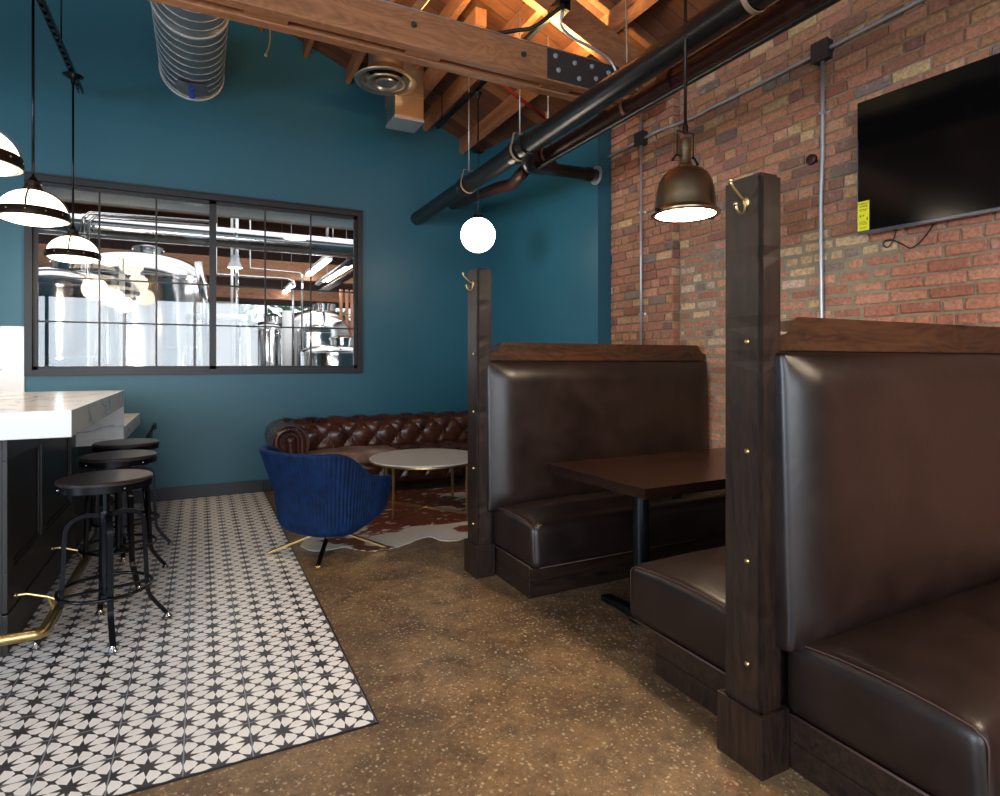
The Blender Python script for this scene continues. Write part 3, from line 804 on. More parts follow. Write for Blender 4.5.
for a in range(4):
    bm = new_bm(); q = math.radians(a*90+20); obox(bm, (vx+.04*math.cos(q), vy+.04*math.sin(q), vz+.055), (vx+.20*math.cos(q), vy+.20*math.sin(q), vz+.055), .012, .004); obj('strut', bm, M['nickel'], t)

t = thing('square_duct_drop', 'square sheet metal duct drop beside the round air diffuser', 'duct', (h(1.356), h(4.23), zz(1.75)))
x0, x1, y0, y1, z0 = h(1.248), h(1.465), h(4.12), h(4.34), zz(1.75)
bm = new_bm(); box(bm, x0, x1, y0, y1, z0+.03, zz(2.25), .003)
box(bm, x0-.004, x1+.004, y0-.004, y1+.004, z0+.24, z0+.255); box(bm, x0-.004, x1+.004, y0-.004, y1+.004, z0+.275, z0+.285)
obj('duct_body', bm, M['nickel'], t)
bm = new_bm(); box(bm, x0-.005, x1+.005, y0-.005, y1+.005, z0, z0+.03, .003); obj('end_cap', bm, M['galv'], t)
# small hanging bits behind the beam
p = at(270, 30, h(3.4))
bm = new_bm(); q = at(266, 55, h(3.4)); tube(bm, smooth_path([p+Vector((0, 0, .25)), p, (p+q)/2+Vector((.012, 0, 0)), q], 8), .006, 6); sphere(bm, q, .013, 10, 8)
tag(center(obj('pull_chain', bm, M['rope'], None, True)), 'short beaded pull chain hanging behind the truss beam', 'chain')

# ------------------------------------------------------------------ conduit on the brick wall
CX, CZ = XW-.035, zz(1.43)
t = thing('electrical_conduit', 'galvanised conduit with junction boxes running along the brick wall', 'conduit', (CX, h(2.0), CZ))
pts = [(CX, YB+.2, CZ+.08), (CX, h(.2), CZ+.07), (CX, h(1.40), CZ+.02)]
bm = new_bm(); tube(bm, pts+[(CX, h(2.15), CZ-.0), (CX, h(2.45), CZ-.0)]+smooth_path([(CX, h(2.5), CZ-.005), (CX-.03, h(2.62), CZ-.015), (XP-.035, h(2.78), CZ-.02), (XP-.035, h(2.92), CZ-.02)], 5), .0125, 12)
obj('horizontal_run', bm, M['galv'], t, True)
bm = new_bm(); tube(bm, [(XP-.035, h(2.92), CZ-.02), (XP-.035, YP1+.02, CZ-.03)], .0125, 12); obj('horizontal_run', bm, M['galv'], t, True)
jy = h(1.762)
bm = new_bm(); box(bm, CX-.03, XW, jy-.055, jy+.055, CZ-.055, CZ+.065, .004); box(bm, CX-.036, CX-.03, jy-.06, jy+.06, CZ-.06, CZ+.07, .002); obj('junction_box', bm, M['plate'], t)
py_ = h(2.955)
bm = new_bm(); box(bm, XP-.06, XP, py_-.055, py_+.055, CZ-.07, CZ+.04, .004); box(bm, XP-.066, XP-.06, py_-.06, py_+.06, CZ-.075, CZ+.045, .002); obj('junction_box', bm, M['plate'], t)
bm = new_bm(); tube(bm, [(CX, jy, CZ-.05), (CX, jy, zz(1.12)), (CX, jy, zz(1.0))]+smooth_path([(CX, jy, zz(.96)), (CX-.002, jy+.004, zz(.86)), (CX-.002, jy+.010, zz(.70)), (CX, jy+.006, zz(.2)), (CX, jy, zz(-.4))], 6), .0125, 12); obj('vertical_drop', bm, M['galv'], t, True)
bm = new_bm(); tube(bm, [(XP-.035, py_, zz(1.75)), (XP-.035, py_, zz(-.4))], .0115, 12); obj('vertical_drop', bm, M['galv'], t, True)
for (x, y, z) in ((CX, jy, zz(1.15)), (XP-.035, py_, zz(.95)), (XP-.035, py_, zz(.3))):
    bm = new_bm(); strap(bm, [(x+.03, y-.035, z), (x+.02, y-.018, z), (x-.016, y-.014, z), (x-.016, y+.014, z), (x+.02, y+.018, z), (x+.03, y+.035, z)], .02, .003, (0, 0, 1)); obj('pipe_strap', bm, M['galv'], t)
for y in (2.28, 1.2):
    bm = new_bm(); lathe(bm, [(.012, -.025), (.017, -.025), (.017, .025), (.012, .025)], (CX, h(y), CZ+.0 if y > 2 else CZ+.031), 14, 'y', closed=True); obj('coupling', bm, M['galv'], t, True)
p = at(814, 157, 2.2)
yq = 2.516
bm = new_bm(); lathe(bm, [(0, -.035), (.022, -.035), (.034, -.028), (.036, 0), (0, 0)], (XW-.006, yq, zz(.955)), 18, 'x')
tag(center(obj('wall_pipe_stub', bm, M['rustpipe'], None, True)), 'rusty capped pipe stub in the brick beside the conduit', 'pipe stub')

# ================================================================== BOOTHS
BX = XW-.017
def booth_post(name_label, x0, y0, top, bolts, hook_label, hook_z):
    x1, y1 = x0+h(.097), y0+h(.137)
    t = thing('booth_post', name_label, 'post', ((x0+x1)/2, (y0+y1)/2, 0))
    i = h(.010); bm = new_bm()
    vs = box(bm, x0+i, x1-i, y0+i, y1-i, 0.02, zz(top))
    # hand hewn front corner
    ed = [e for e in bm.edges if abs(e.verts[0].co.z-e.verts[1].co.z) > 1]
    bmesh.ops.bevel(bm, geom=ed+[e for e in bm.edges if min(v.co.z for v in e.verts) > zz(top)-.01], offset=.013, segments=2, affect='EDGES')
    bmesh.ops.subdivide_edges(bm, edges=[e for e in bm.edges if abs(e.verts[0].co.z-e.verts[1].co.z) > 1], cuts=50)
    cx_, cy_ = x0+i, y0+i
    for v in bm.verts:
        dd = (Vector((v.co.x, v.co.y))-Vector((cx_, cy_))).length
        if dd < .02:
            n = noise.noise(Vector((0, 0, v.co.z*9)))+.6*noise.noise(Vector((3, 1, v.co.z*31)))
            k = .0035+max(0, n)*.012; v.co.x += k*.5; v.co.y += k*.7
    obj('post_shaft', bm, M['dark_z'], t)
    bm = new_bm(); hh = h(.150)
    box(bm, x0, x1, y0, y0+i, 0, hh, .002); box(bm, x0, x1, y1-i, y1, 0, hh, .002); box(bm, x0, x0+i, y0+i, y1-i, 0, hh, .002); box(bm, x1-i, x1, y0+i, y1-i, 0, hh, .002)
    obj('plinth', bm, M['dark_z'], t)
    for z in bolts:
        bm = new_bm(); lathe(bm, [(0, -.006), (.005, -.006), (.0085, -.003), (.0095, 0), (0, 0)], (x0+i, y0+h(.052), zz(z)), 12, 'x'); obj('bolt_cap', bm, M['brass'], t, True)
    k = thing('coat_hook', hook_label, 'hook', (x0+i, y0+h(.055), zz(hook_z)), 'brass hooks on the booth posts')
    X, Y, Z = x0+i, y0+h(.055), zz(hook_z)
    bm = new_bm(); lathe(bm, [(0, -.006), (.008, -.006), (.012, -.003), (.0135, 0), (0, 0)], (X, Y, Z), 18, 'x')
    for v in bm.verts: v.co.z = Z+(v.co.z-Z)*1.5
    obj('back_plate', bm, M['brass'], k, True)
    bm = new_bm(); P = smooth_path([(X-.004, Y, Z+.008), (X-.022, Y, Z+.012), (X-.045, Y, Z+.030), (X-.068, Y, Z+.050), (X-.070, Y, Z+.064)], 5); tube(bm, P, .0042, 8); sphere(bm, P[-1], .0085, 12, 8)
    obj('hat_prong', bm, M['brass'], k, True)
    bm = new_bm(); P = smooth_path([(X-.004, Y, Z-.008), (X-.008, Y, Z-.030), (X-.024, Y, Z-.042), (X-.042, Y, Z-.032), (X-.048, Y, Z-.012)], 5); tube(bm, P, .0042, 8); sphere(bm, P[-1], .0078, 12, 8)
    obj('coat_prong', bm, M['brass'], k, True)
booth_post('nearer tall dark wood booth post with brass bolts, in the foreground', h(1.190), h(.967), .458, (.048, -.222, -.492, -.745), 'brass coat hook on the nearer, foreground booth post', .392)
booth_post('farther dark wood booth post beside the sofa and coffee table', h(1.128), h(2.46), .430, (.033, -.236, -.50, -.76), 'brass coat hook on the farther booth post by the globe pendant', .360)

def bench(label, sgn, x0, yf, yb, ybase, xback, backtop=0.0, slant=.030):
    """sgn -1: sitter faces the camera side (front of seat at smaller y)"""
    t = thing('booth_bench', label, 'booth seat', ((x0+BX)/2, (yf+yb)/2, 0))
    lo, hi = min(yf, yb), max(yf, yb)
    zb, zt = zz(-.868), zz(-.683); L = BX-x0
    # base: two stained boards
    b0, b1 = (ybase, yb+h(.10)) if sgn < 0 else (yb-h(.02), ybase)
    bm = new_bm(); xb = x0+.012
    box(bm, xb, BX, b0, b1, .0, h(.066), .003); box(bm, xb+.004, BX, b0+(.004 if sgn < 0 else 0), b1-(.004 if sgn > 0 else 0), h(.062), h(.072)); box(bm, xb, BX, b0, b1, h(.069), zb+.004, .003)
    obj('base', bm, M['dark_x'], t)
    RS = .045
    def f(p, u, v, w):
        top = max(0, w)
        cr = .032*(1-min(1, abs(v))**2.5)*(1-min(1, abs(u))**6)*top + .014*(1-abs(v)**2)*top
        front = -v if sgn < 0 else v
        lean = -.012*max(0, front)*(w)   # front face leans back a little at the top
        return Vector((p.x, p.y - lean*(-1 if sgn < 0 else 1)*-1, p.z + cr))
    bm = new_bm(); rbox(bm, x0, BX, lo, hi, zb, zt, RS, (24, 16, 6), f)
    s = obj('seat_cushion', bm, M['booth'], t, True, angle=80)
    # piping along the end and front edges, top and bottom
    cy, hy = (lo+hi)/2, (hi-lo)/2
    def topz(v): return zt-.003 + .014*(1-v*v)
    yf_, d_ = (lo, -1) if sgn < 0 else (hi, 1)
    P = []; yc0 = yf_-d_*RS; ybk = hi-.03 if sgn < 0 else lo+.03
    for i in range(15):
        y = ybk+(yc0-ybk)*i/14; v = (y-cy)/hy; P.append((x0+.29*RS-.001, y, zt-.29*RS+.001+.014*(1-v*v)+.010*(1-abs(v)**2.5)))
    for a in range(15, 91, 15):
        q = math.radians(a); P.append((x0+.29*RS-.001, yc0+d_*(RS*.707*math.sin(q)+.001), zt-RS+RS*.707*math.cos(q)))
    P.append((x0+.29*RS-.001, yc0+d_*(RS*.707+.001), zb+RS))
    bm = new_bm(); tube(bm, P, .0026, 6)
    tube(bm, [(x0+.004, lo+RS, zb+.010), (x0+.004, hi-RS, zb+.010)], .0026, 6)
    yfr = lo+.008 if sgn < 0 else hi-.008
    tube(bm, [(x0+.004, lo+.012, zb+.006), (x0+.004, hi-.012, zb+.006)], .0028, 6)
    tube(bm, [(x0+RS, yfr-(.004 if sgn < 0 else -.004), zb+.010), (BX, yfr-(.004 if sgn < 0 else -.004), zb+.010)], .0028, 6)
    obj('piping', bm, M['thread'], s, True)
    # padded back
    y0 = yb-h(.028) if sgn < 0 else yb-h(.03)
    y1 = y0+h(.058)
    zbb, ztt = zz(-.70), zz(backtop)
    def fb(p, u, v, w):
        front = -sgn*(-1)  # direction of the sitting side
        s_ = sgn
        du = (1-abs(u))*(BX-xback)/2; dw = (1-abs(w))*(ztt-zbb)/2
        e = lambda q, s_: 1-(1-min(1, q/s_))**2
        bulge = .062*e(du, .17)*e(dw, .13)
        if (v*s_) > 0: pass
        return Vector((p.x, p.y + s_*(bulge*(1 if v*s_ > 0 else 0) + slant*(1-w)/2), p.z))
    bm = new_bm(); rbox(bm, xback, BX, y0, y1, zbb, ztt, .018, (60, 2, 40), fb)
    obj('padded_back', bm, M['booth'], t, True, angle=80)
    return t
# far booth: one bench facing the camera
bench('farther brown leather booth bench behind the wooden table', -1, h(1.225), h(2.105), h(2.50), h(2.155), h(1.187), backtop=.0)
bench('brown leather booth bench between the table and the nearer post, facing away', 1, h(1.288), h(1.585), h(1.115), h(1.455), h(1.36), backtop=.015)
bench('nearest brown leather booth bench at the lower right, facing the camera', -1, h(1.283), h(.550), h(.985), h(.615), h(1.250), backtop=.022)
def partition(label, x0, y0, y1, zb, zs, zt):
    t = thing('booth_divider', label, 'booth divider', ((x0+BX)/2, (y0+y1)/2, 0))
    bm = new_bm(); box(bm, x0, BX, y0+.015, y1-.015, 0, zz(zb), .002); obj('core_panel', bm, M['dark_x'], t)
    a = x0+h(.012); b = BX; q = h(.062)
    def og(x, s):   # ogee shoulder
        return [(x+s*q*k/6, zz(zs)+(zz(zt)-zz(zs))*(k/6 + .16*math.sin(2*math.pi*k/6)*-1)) for k in range(7)]
    top = og(a+h(.012), 1) + og(b-h(.012), -1)[::-1]
    pts = [(a, zz(zb)), (a, zz(zs)-.004)] + top + [(b, zz(zs)-.004), (b, zz(zb))]
    bm = new_bm(); prism(bm, pts, 'y', y0, y1)
    obj('top_rail', bm, M['rail_wood'], t)
partition('farther booth divider with a curved-end dark wood top rail', h(1.205), h(2.485), h(2.565), .003, .040, .088)
partition('nearer booth divider with a curved-end brown wood top rail', h(1.270), h(.99), h(1.08), .026, .066, .112)

# booth table
t = thing('booth_table', 'dark walnut booth table on black iron pedestals between the benches', 'table', (h(1.95), h(1.85), 0))
bm = new_bm(); prism(bm, [(h(1.362), h(1.582)), (BX-.004, h(1.582)), (BX-.004, h(2.160)), (h(1.328), h(2.160))], 'z', zz(-.477), zz(-.44)); obj('tabletop', bm, M['table_wood'], t)
for x in (1.512, 2.36):
    X, Y = h(x), h(1.775)
    bm = new_bm(); lathe(bm, [(.034, .05), (.036, .08), (.044, .20), (.045, .60), (.042, zz(-.477)-.02), (.07, zz(-.477)-.012), (.07, zz(-.477))], (X, Y, 0), 28); obj('pedestal_column', bm, M['black'], t, True)
    bm = new_bm(); pts = []
    L = h(.235)
    half = [(0, .062), (.03, .058), (.06, .040), (.10, .030), (.16, .026), (.22, .027), (.27, .034), (L-.01, .030), (L, .014)]
    pts = [(X+w, Y+s) for s, w in half] + [(X-w, Y+s) for s, w in half[::-1]] + [(X-w, Y-s) for s, w in half[1:]] + [(X+w, Y-s) for s, w in half[:0:-1]]
    prism(bm, pts, 'z', .006, .045)
    for v in bm.verts:
        if v.co.z > .02: v.co.z = .030 + .03*max(0, 1-abs(v.co.y-Y)/L)
    lathe(bm, [(.06, .03), (.05, .062), (.038, .075), (0, .075)], (X, Y, 0), 24)
    for s in (-1, 1): lathe(bm, [(0, 0), (.016, 0), (.016, .008), (0, .008)], (X, Y+s*(L-.03), 0), 12)
    obj('pedestal_foot', bm, M['black'], t)
    bm = new_bm(); box(bm, X-.03, X+.03, Y-.26, Y+.26, zz(-.477)-.018, zz(-.477), .002); obj('top_bracket', bm, M['black'], t)

# ================================================================== TELEVISION
a = Vector((h(2.502), h(1.555), zz(.538))); dirv = Vector((.081, -.997, 0)).normalized(); nrm = Vector((-dirv.y, dirv.x, 0)); nrm = -Vector((abs(nrm.x), nrm.y, 0)) if nrm.x > 0 else nrm
Wt, Ht = 1.38, .776
def tvM():
    return Matrix(((dirv.x, nrm.x, 0, a.x), (dirv.y, nrm.y, 0, a.y), (0, 0, 1, a.z), (0, 0, 0, 1)))
def tvobj(name, bm, mat, par, sm=False):
    bmesh.ops.transform(bm, matrix=tvM(), verts=bm.verts); bmesh.ops.recalc_face_normals(bm, faces=bm.faces); return obj(name, bm, mat, par, sm)
t = thing('television', 'large black flat television mounted on the brick wall', 'television', tuple(a+dirv*Wt/2))
bm = new_bm(); box(bm, 0, Wt, -.035, 0, 0, Ht, .004); tvobj('casing', bm, M['tvbezel'], t)
bm = new_bm(); box(bm, .010, Wt-.010, 0, .0015, .020, Ht-.010); tvobj('screen', bm, M['screen'], t)
bm = new_bm(); box(bm, 0, Wt, -.02, .004, -.002, .016, .002); box(bm, 0, .006, -.02, .004, .016, Ht*.72, .002); tvobj('lower_trim', bm, M['filmwrap'], t)
bm = new_bm(); box(bm, .45, .95, -.075, -.034, .22, .52, .004); tvobj('wall_bracket', bm, M['black'], t)
st = thing('energy_label', 'bright yellow printed label on the lower left corner of the television', 'label', tuple(a+Vector((0, 0, .03))))
bm = new_bm(); box(bm, .006, .070, .0045, .0052, .018, .190); tvobj('paper', bm, M['yellow'], st)
Rm = Matrix((( dirv.x, 0, nrm.x), (dirv.y, 0, nrm.y), (0, 1, 0)))
def tvp(u, w, o=.0056): return a + dirv*u + nrm*o + Vector((0, 0, w))
text('printed_heading', 'ENERGY\nGUIDE', .016, tvp(.038, .168), Rm, M['ink'], st)
bm = new_bm()
for (u0, u1, w0, w1) in ((.014, .060, .140, .143), (.018, .054, .132, .134), (.014, .050, .070, .072), (.014, .058, .062, .064), (.014, .058, .054, .056), (.016, .058, .036, .0375), (.016, .050, .030, .0315), (.056, .061, .076, .094)):
    box(bm, u0, u1, .0052, .0056, w0, w1)
tvobj('printed_lines', bm, M['ink'], st)
text('printed_figure', '$19', .017, tvp(.030, .104), Rm, M['ink'], st)
# loose cable loop under the set
wp = lambda px, py: (lambda tt: Vector((XW-.02, (XW-.02)*tt[0], H-(py-361)/590*(math.sin(math.radians(26.95))*(XW-.02)+math.cos(math.radians(26.95))*(XW-.02)*tt[0]))))(((math.cos(math.radians(26.95))-math.sin(math.radians(26.95))*(px-500)/590)/(math.sin(math.radians(26.95))+math.cos(math.radians(26.95))*(px-500)/590),))
bm = new_bm(); tube(bm, smooth_path([wp(897, 228), wp(893, 240), wp(888, 247), wp(883, 245), wp(885, 241), wp(892, 240), wp(902, 244), wp(911, 248), wp(922, 240), wp(934, 224)], 5), .0035, 7)
tag(center(obj('television_cable', bm, M['cable'], None, True)), 'loose thin black cable looping under the television', 'cable')

# ================================================================== PENDANTS
def booth_pendant():
    x, y, zb = h(1.615), h(1.65), zz(.542)
    t = thing('dome_pendant', 'dark bronze dome pendant lamp hanging over the booth table', 'pendant lamp', (x, y, zb))
    bm = new_bm()
    prof = [(.152, .001), (.164, -.001), (.172, .004), (.172, .014), (.158, .022), (.152, .04), (.149, .08), (.143, .13), (.131, .175), (.113, .207), (.090, .229), (.060, .243), (.042, .252), (.036, .262)]
    inn = [(max(.01, r-.004), z+.002) for r, z in prof[::-1]]
    lathe(bm, prof+inn, (x, y, zb), 56, closed=True); sh = obj('shade', bm, M['bronze'], t, True, angle=60)
    bm = new_bm(); lathe(bm, [(0, .006), (.150, .006), (.150, .012), (.02, .018), (0, .018)], (x, y, zb), 48); obj('diffuser', bm, M['disc'], t, True)
    bm = new_bm(); lathe(bm, [(.036, .262), (.030, .28), (.029, .33), (.033, .335), (.033, .385), (.030, .392), (.02, .397), (0, .397)], (x, y, zb), 30); obj('neck', bm, M['bronze'], t, True)
    bm = new_bm(); W_ = .055
    tube(bm, [(x-W_, y, zb+.305), (x-W_, y, zb+.430), (x+W_, y, zb+.430), (x+W_, y, zb+.305)], .004, 8); obj('yoke', bm, M['darkbronze'], t)
    for s in (-1, 1):
        bm = new_bm(); tube(bm, [(x+s*.028, y, zb+.305), (x+s*.062, y, zb+.305), (x+s*.082, y, zb+.282)], .0055, 8); sphere(bm, (x+s*.084, y, zb+.278), .009, 10, 8); obj('wing_bolt', bm, M['darkbronze'], t, True)
        bm = new_bm(); box(bm, x+s*.171-.012, x+s*.171+.012, y-.006, y+.006, zb+.002, zb+.016, .002); lathe(bm, [(0, -.006), (.009, -.006), (.009, .006), (0, .006)], (x+s*.190, y, zb+.01), 10, 'x'); obj('clasp', bm, M['darkbronze'], t)
    bm = new_bm(); tube(bm, [(x, y, zb+.43), (x, y, zz(1.8)-.002)], .0085, 12); obj('rod', bm, M['darkbronze'], t, True)
    bm = new_bm(); lathe(bm, [(0, 0), (.014, 0), (.016, .03), (.010, .05), (0, .05)], (x, y, zb+.425), 16); obj('rod_ferrule', bm, M['darkbronze'], t, True)
    l = bpy.data.lights.new('booth_lamp', 'SPOT'); l.energy = 60; l.color = (1, .80, .56); l.spot_size = math.radians(140); l.spot_blend = .7; l.shadow_soft_size = .13
    lo = bpy.data.objects.new('booth_lamp', l); link(lo); lo.location = (0, 0, -.01); lo.parent = t
    return t
DP = booth_pendant()
copy_thing(DP, (h(1.64), h(.22), zz(.542)), 'dark bronze dome pendant over the nearest booth, at the right of the camera')

x, y = h(1.665), h(3.60); zc = zz(.845)
t = thing('globe_pendant', 'glowing white globe pendant hanging above the coffee table', 'pendant lamp', (x, y, zc))
bm = new_bm(); sphere(bm, (x, y, zc), .160, 40, 24); obj('globe', bm, M['opal'], t, True)
bm = new_bm(); lathe(bm, [(0, .185), (.045, .185), (.048, .165), (.06, .150), (0, .148)], (x, y, zc), 28); obj('cap', bm, M['black'], t, True)
bm = new_bm(); tube(bm, [(x, y, zc+.18), (x, y, zz(1.42))], .003, 8); obj('cord', bm, M['cable'], t, True)
bm = new_bm(); box(bm, x-.045, x+.045, y-.03, y+.03, zz(1.40), zz(1.40)+.055, .006); lathe(bm, [(0, .055), (.03, .055), (.022, .085), (0, .085)], (x, y, zz(1.40)), 16); obj('cord_box', bm, M['black'], t)
bm = new_bm(); tube(bm, [(x, y, zz(1.44)), (x, y, zz(1.8))], .008, 10); lathe(bm, [(0, -.06), (.012, -.06), (.03, -.02), (.04, 0), (0, 0)], (x, y, zz(1.8)), 18); obj('stem', bm, M['black'], t, True)

# three frosted dome pendants over the bar
def bar_pendant():
    t = thing('bar_pendant', 'frosted glass dome pendant with riveted bronze band, middle one of the three over the bar', 'pendant lamp', (0, 0, 0), 'bar pendants')
    R = .192
    bm = new_bm(); prof = [(R-.006, .052)]+[((R-.008)*math.cos(a), .052+.148*math.sin(a)) for a in [math.radians(q) for q in range(6, 80, 7)]]+[(.030, .198)]
    lathe(bm, prof+[(max(.01, r-.005), z-.003) for r, z in prof[::-1]], (0, 0, 0), 48, closed=True); obj('glass_dome', bm, M['opal_dome'], t, True, angle=60)
    bm = new_bm(); lathe(bm, [(0, -.022), (.06, -.020), (.12, -.012), (.165, .002), (.185, .022), (.180, .026), (.15, .014), (0, .0)], (0, 0, 0), 48); obj('lower_glass', bm, M['opal_dome'], t, True)
    bm = new_bm(); lathe(bm, [(R-.012, .010), (R+.002, .010), (R+.008, .016), (R+.006, .056), (R-.001, .066), (R-.012, .066)], (0, 0, 0), 56, closed=True); bd = obj('metal_band', bm, M['darkbronze'], t, True)
    for k in range(12):
        a = 2*math.pi*k/12; bm = new_bm(); sphere(bm, ((R+.007)*math.cos(a), (R+.007)*math.sin(a), .040), .006, 8, 6); obj('rivet', bm, M['brass_old'], bd, True)
    bm = new_bm()
    for a in (0, math.pi/2, math.pi, 1.5*math.pi):
        strap(bm, [((R+.003)*math.cos(q)*math.cos(a), (R+.003)*math.cos(q)*math.sin(a), .045+.165*math.sin(q)) for q in [math.radians(w) for w in range(0, 82, 8)]], .010, .004, (-math.sin(a), math.cos(a), 0))
    obj('cage_strap', bm, M['darkbronze'], t)
    bm = new_bm(); lathe(bm, [(.04, .192), (.052, .195), (.052, .215), (.040, .222), (.040, .240), (.046, .243), (.046, .252), (.028, .262), (.016, .285), (0, .285)], (0, 0, 0), 28); obj('cap', bm, M['darkbronze'], t, True)
    return t
B0 = bar_pendant()
def hang(t, x, y, z):
    t.location = (x, y, z)
    bm = new_bm(); tube(bm, [(x, y, z+.28), (x, y, zz(1.75))], .0085, 12); obj('rod', bm, M['black'], t, True)
    bm = new_bm(); lathe(bm, [(0, -.07), (.015, -.07), (.018, -.035), (.03, -.03), (.05, -.018), (.075, -.004), (.078, 0), (0, 0)], (x, y, zz(1.765)), 24); obj('canopy', bm, M['black'], t, True)
    l = bpy.data.lights.new('bar_lamp', 'POINT'); l.energy = 9; l.color = (1, .80, .58); l.shadow_soft_size = .12
    lo = bpy.data.objects.new('bar_lamp', l); link(lo); lo.location = (0, 0, -.12); lo.parent = t
B1 = copy_tree(B0); B1['label'] = 'frosted glass dome pendant over the bar, cut off at the left edge, nearest'
B2 = copy_tree(B0); B2['label'] = 'frosted glass dome pendant over the bar, farthest, in front of the window'
hang(B0, h(-.70), h(3.47), zz(.658)); hang(B1, h(-.70), h(2.62), zz(.668)); hang(B2, h(-.70), h(4.45), zz(.626))
# globes farther along the bar, seen here as reflections in the interior window
for i, (x, y, z) in enumerate(((-.666, 2.20, 1.05), (-.71, .84, 1.0), (-.706, -.2, .92))):
    X, Y, Z = h(x-.0), h(y), zz(z)
    t = thing('bar_globe_pendant', 'white globe pendant over the bar, mirrored in the interior window, '+('largest', 'middle', 'smallest')[i]+' reflection', 'pendant lamp', (X, Y, Z), 'bar globes')
    bm = new_bm(); sphere(bm, (X, Y, Z), .165, 32, 20); obj('globe', bm, M['opal'], t, True)
    bm = new_bm(); tube(bm, [(X, Y, Z+.16), (X, Y, roof_z(X)+.04)], .008, 10); lathe(bm, [(0, .19), (.045, .19), (.055, .15), (0, .15)], (X, Y, Z), 20); obj('stem', bm, M['black'], t, True)

# ================================================================== BAR
CXE, CY0, CY1, CY2 = h(-.372), h(2.34), h(3.83), h(4.80)
zt, zb = zz(-.160), zz(-.247)
t = thing('bar_countertop', 'thick white marble bar top with grey veins above the stools', 'countertop', (h(-.9), h(3.1), zb))
bm = new_bm(); box(bm, h(-1.7), CXE, CY0, CY1, zb, zt, .002); obj('counter_slab', bm, M['marble'], t)
bm = new_bm(); box(bm, h(-.605), CXE-.0005, CY1-.03, CY1-.001, zz(-.455), zb, .001); obj('end_panel', bm, M['marble'], t)
bm = new_bm(); box(bm, h(-1.7), h(-.372), CY1, h(4.44), zz(-.440), zz(-.362), .001); box(bm, h(-.635), h(-.372), h(4.44), CY2, zz(-.440), zz(-.362), .001)
tag(center(obj('low_countertop', bm, M['marble'])), 'lower white marble counter beyond the end of the bar top', 'countertop')
FX = h(-.60)
def cabinet(name, label, y0, y1, ztop, panels, plz):
    t = thing(name, label, 'bar cabinet', (h(-1.1), (y0+y1)/2, 0))
    bm = new_bm(); box(bm, h(-1.62), FX, y0, y1, .0, ztop, .002); obj('carcass', bm, M['bar_wood'], t)
    bm = new_bm(); box(bm, FX, FX+.022, y0-.0, y1, 0, zz(-.868), .003); obj('kick_board', bm, M['bar_wood'], t)
    bm = new_bm(); X1 = FX+.020
    zl, zu = zz(-.725), ztop-.13
    box(bm, FX, X1, y0, y1, zz(-.862), zl, .003); box(bm, FX, X1, y0, y1, zu, ztop-.001, .003)
    edges = [y0]+[q for p in panels for q in p]+[y1]
    for i in range(0, len(edges), 2): box(bm, FX, X1, edges[i], edges[i+1], zl, zu, .003)
    obj('face_frame', bm, M['bar_wood'], t)
    for (a, b) in panels:
        bm = new_bm(); m = .018
        for (p, q, r, s) in ((a, b, zl, zl+m), (a, b, zu-m, zu), (a, a+m, zl+m, zu-m), (b-m, b, zl+m, zu-m)): box(bm, FX, FX+.011, p, q, r, s, .003)
        obj('panel_molding', bm, M['bar_wood'], t)
    return t
cabinet('bar_cabinet', 'black-brown panelled bar front under the high marble top', h(2.555), h(3.80), zb, [(h(2.63), h(3.05)), (h(3.12), h(3.68))], 0)
cabinet('low_bar_cabinet', 'dark panelled counter front under the lower marble counter', h(3.84), h(4.44), zz(-.44), [(h(3.92), h(4.36))], 0)
# the foot rail
RXX, RZ = h(-.452), h(.122)
t = thing('foot_rail', 'tarnished brass foot rail running around the bar base', 'foot rail', (RXX, h(3), RZ))
bm = new_bm(); c = .028
tube(bm, [(h(-1.6), h(2.365), RZ), (RXX-c, h(2.365), RZ)]+[(RXX-c+c*math.sin(q), h(2.365)+c-c*math.cos(q), RZ) for q in [math.radians(w) for w in (30, 60, 90)]]+[(RXX, h(4.7), RZ)], .024, 20)
obj('rail_tube', bm, M['brass_old'], t, True)
for y in (2.62, 3.2, 3.8, 4.4):
    bm = new_bm(); Y = h(y)
    tube(bm, [(FX+.02, Y, RZ+.075), (FX+.075, Y, RZ+.075), (RXX-.045, Y, RZ+.045)], .0075, 10); tube(bm, [(RXX-.045, Y, RZ+.045), (RXX-.01, Y, RZ+.024)], .0075, 10); tube(bm, [(RXX-.045, Y, RZ+.045), (RXX-.028, Y, RZ-.012)], .0075, 10)
    sphere(bm, (FX+.03, Y, RZ+.075), .013, 10, 8); obj('bracket', bm, M['brass_old'], t, True)
# back counter and backsplash on the rear wall
t = thing('back_counter', 'white marble back counter against the teal wall, left of frame', 'countertop', (h(-1.2), h(4.6), 0))
bm = new_bm(); box(bm, h(-2.6), h(-.645), h(4.45), YR-.002, zz(-.235), zz(-.205), .002); obj('counter_slab', bm, M['marble'], t)
bm = new_bm(); box(bm, h(-2.6), h(-.66), h(4.5), YR-.01, 0, zz(-.235)); obj('counter_body', bm, M['bar_wood'], t)
bm = new_bm(); box(bm, h(-2.6), WX0-.002, YR-.02, YR-.001, zz(-.204), zz(.225), .001)
tag(center(obj('marble_backsplash', bm, M['marble'])), 'white marble backsplash at the left edge beside the window', 'backsplash')

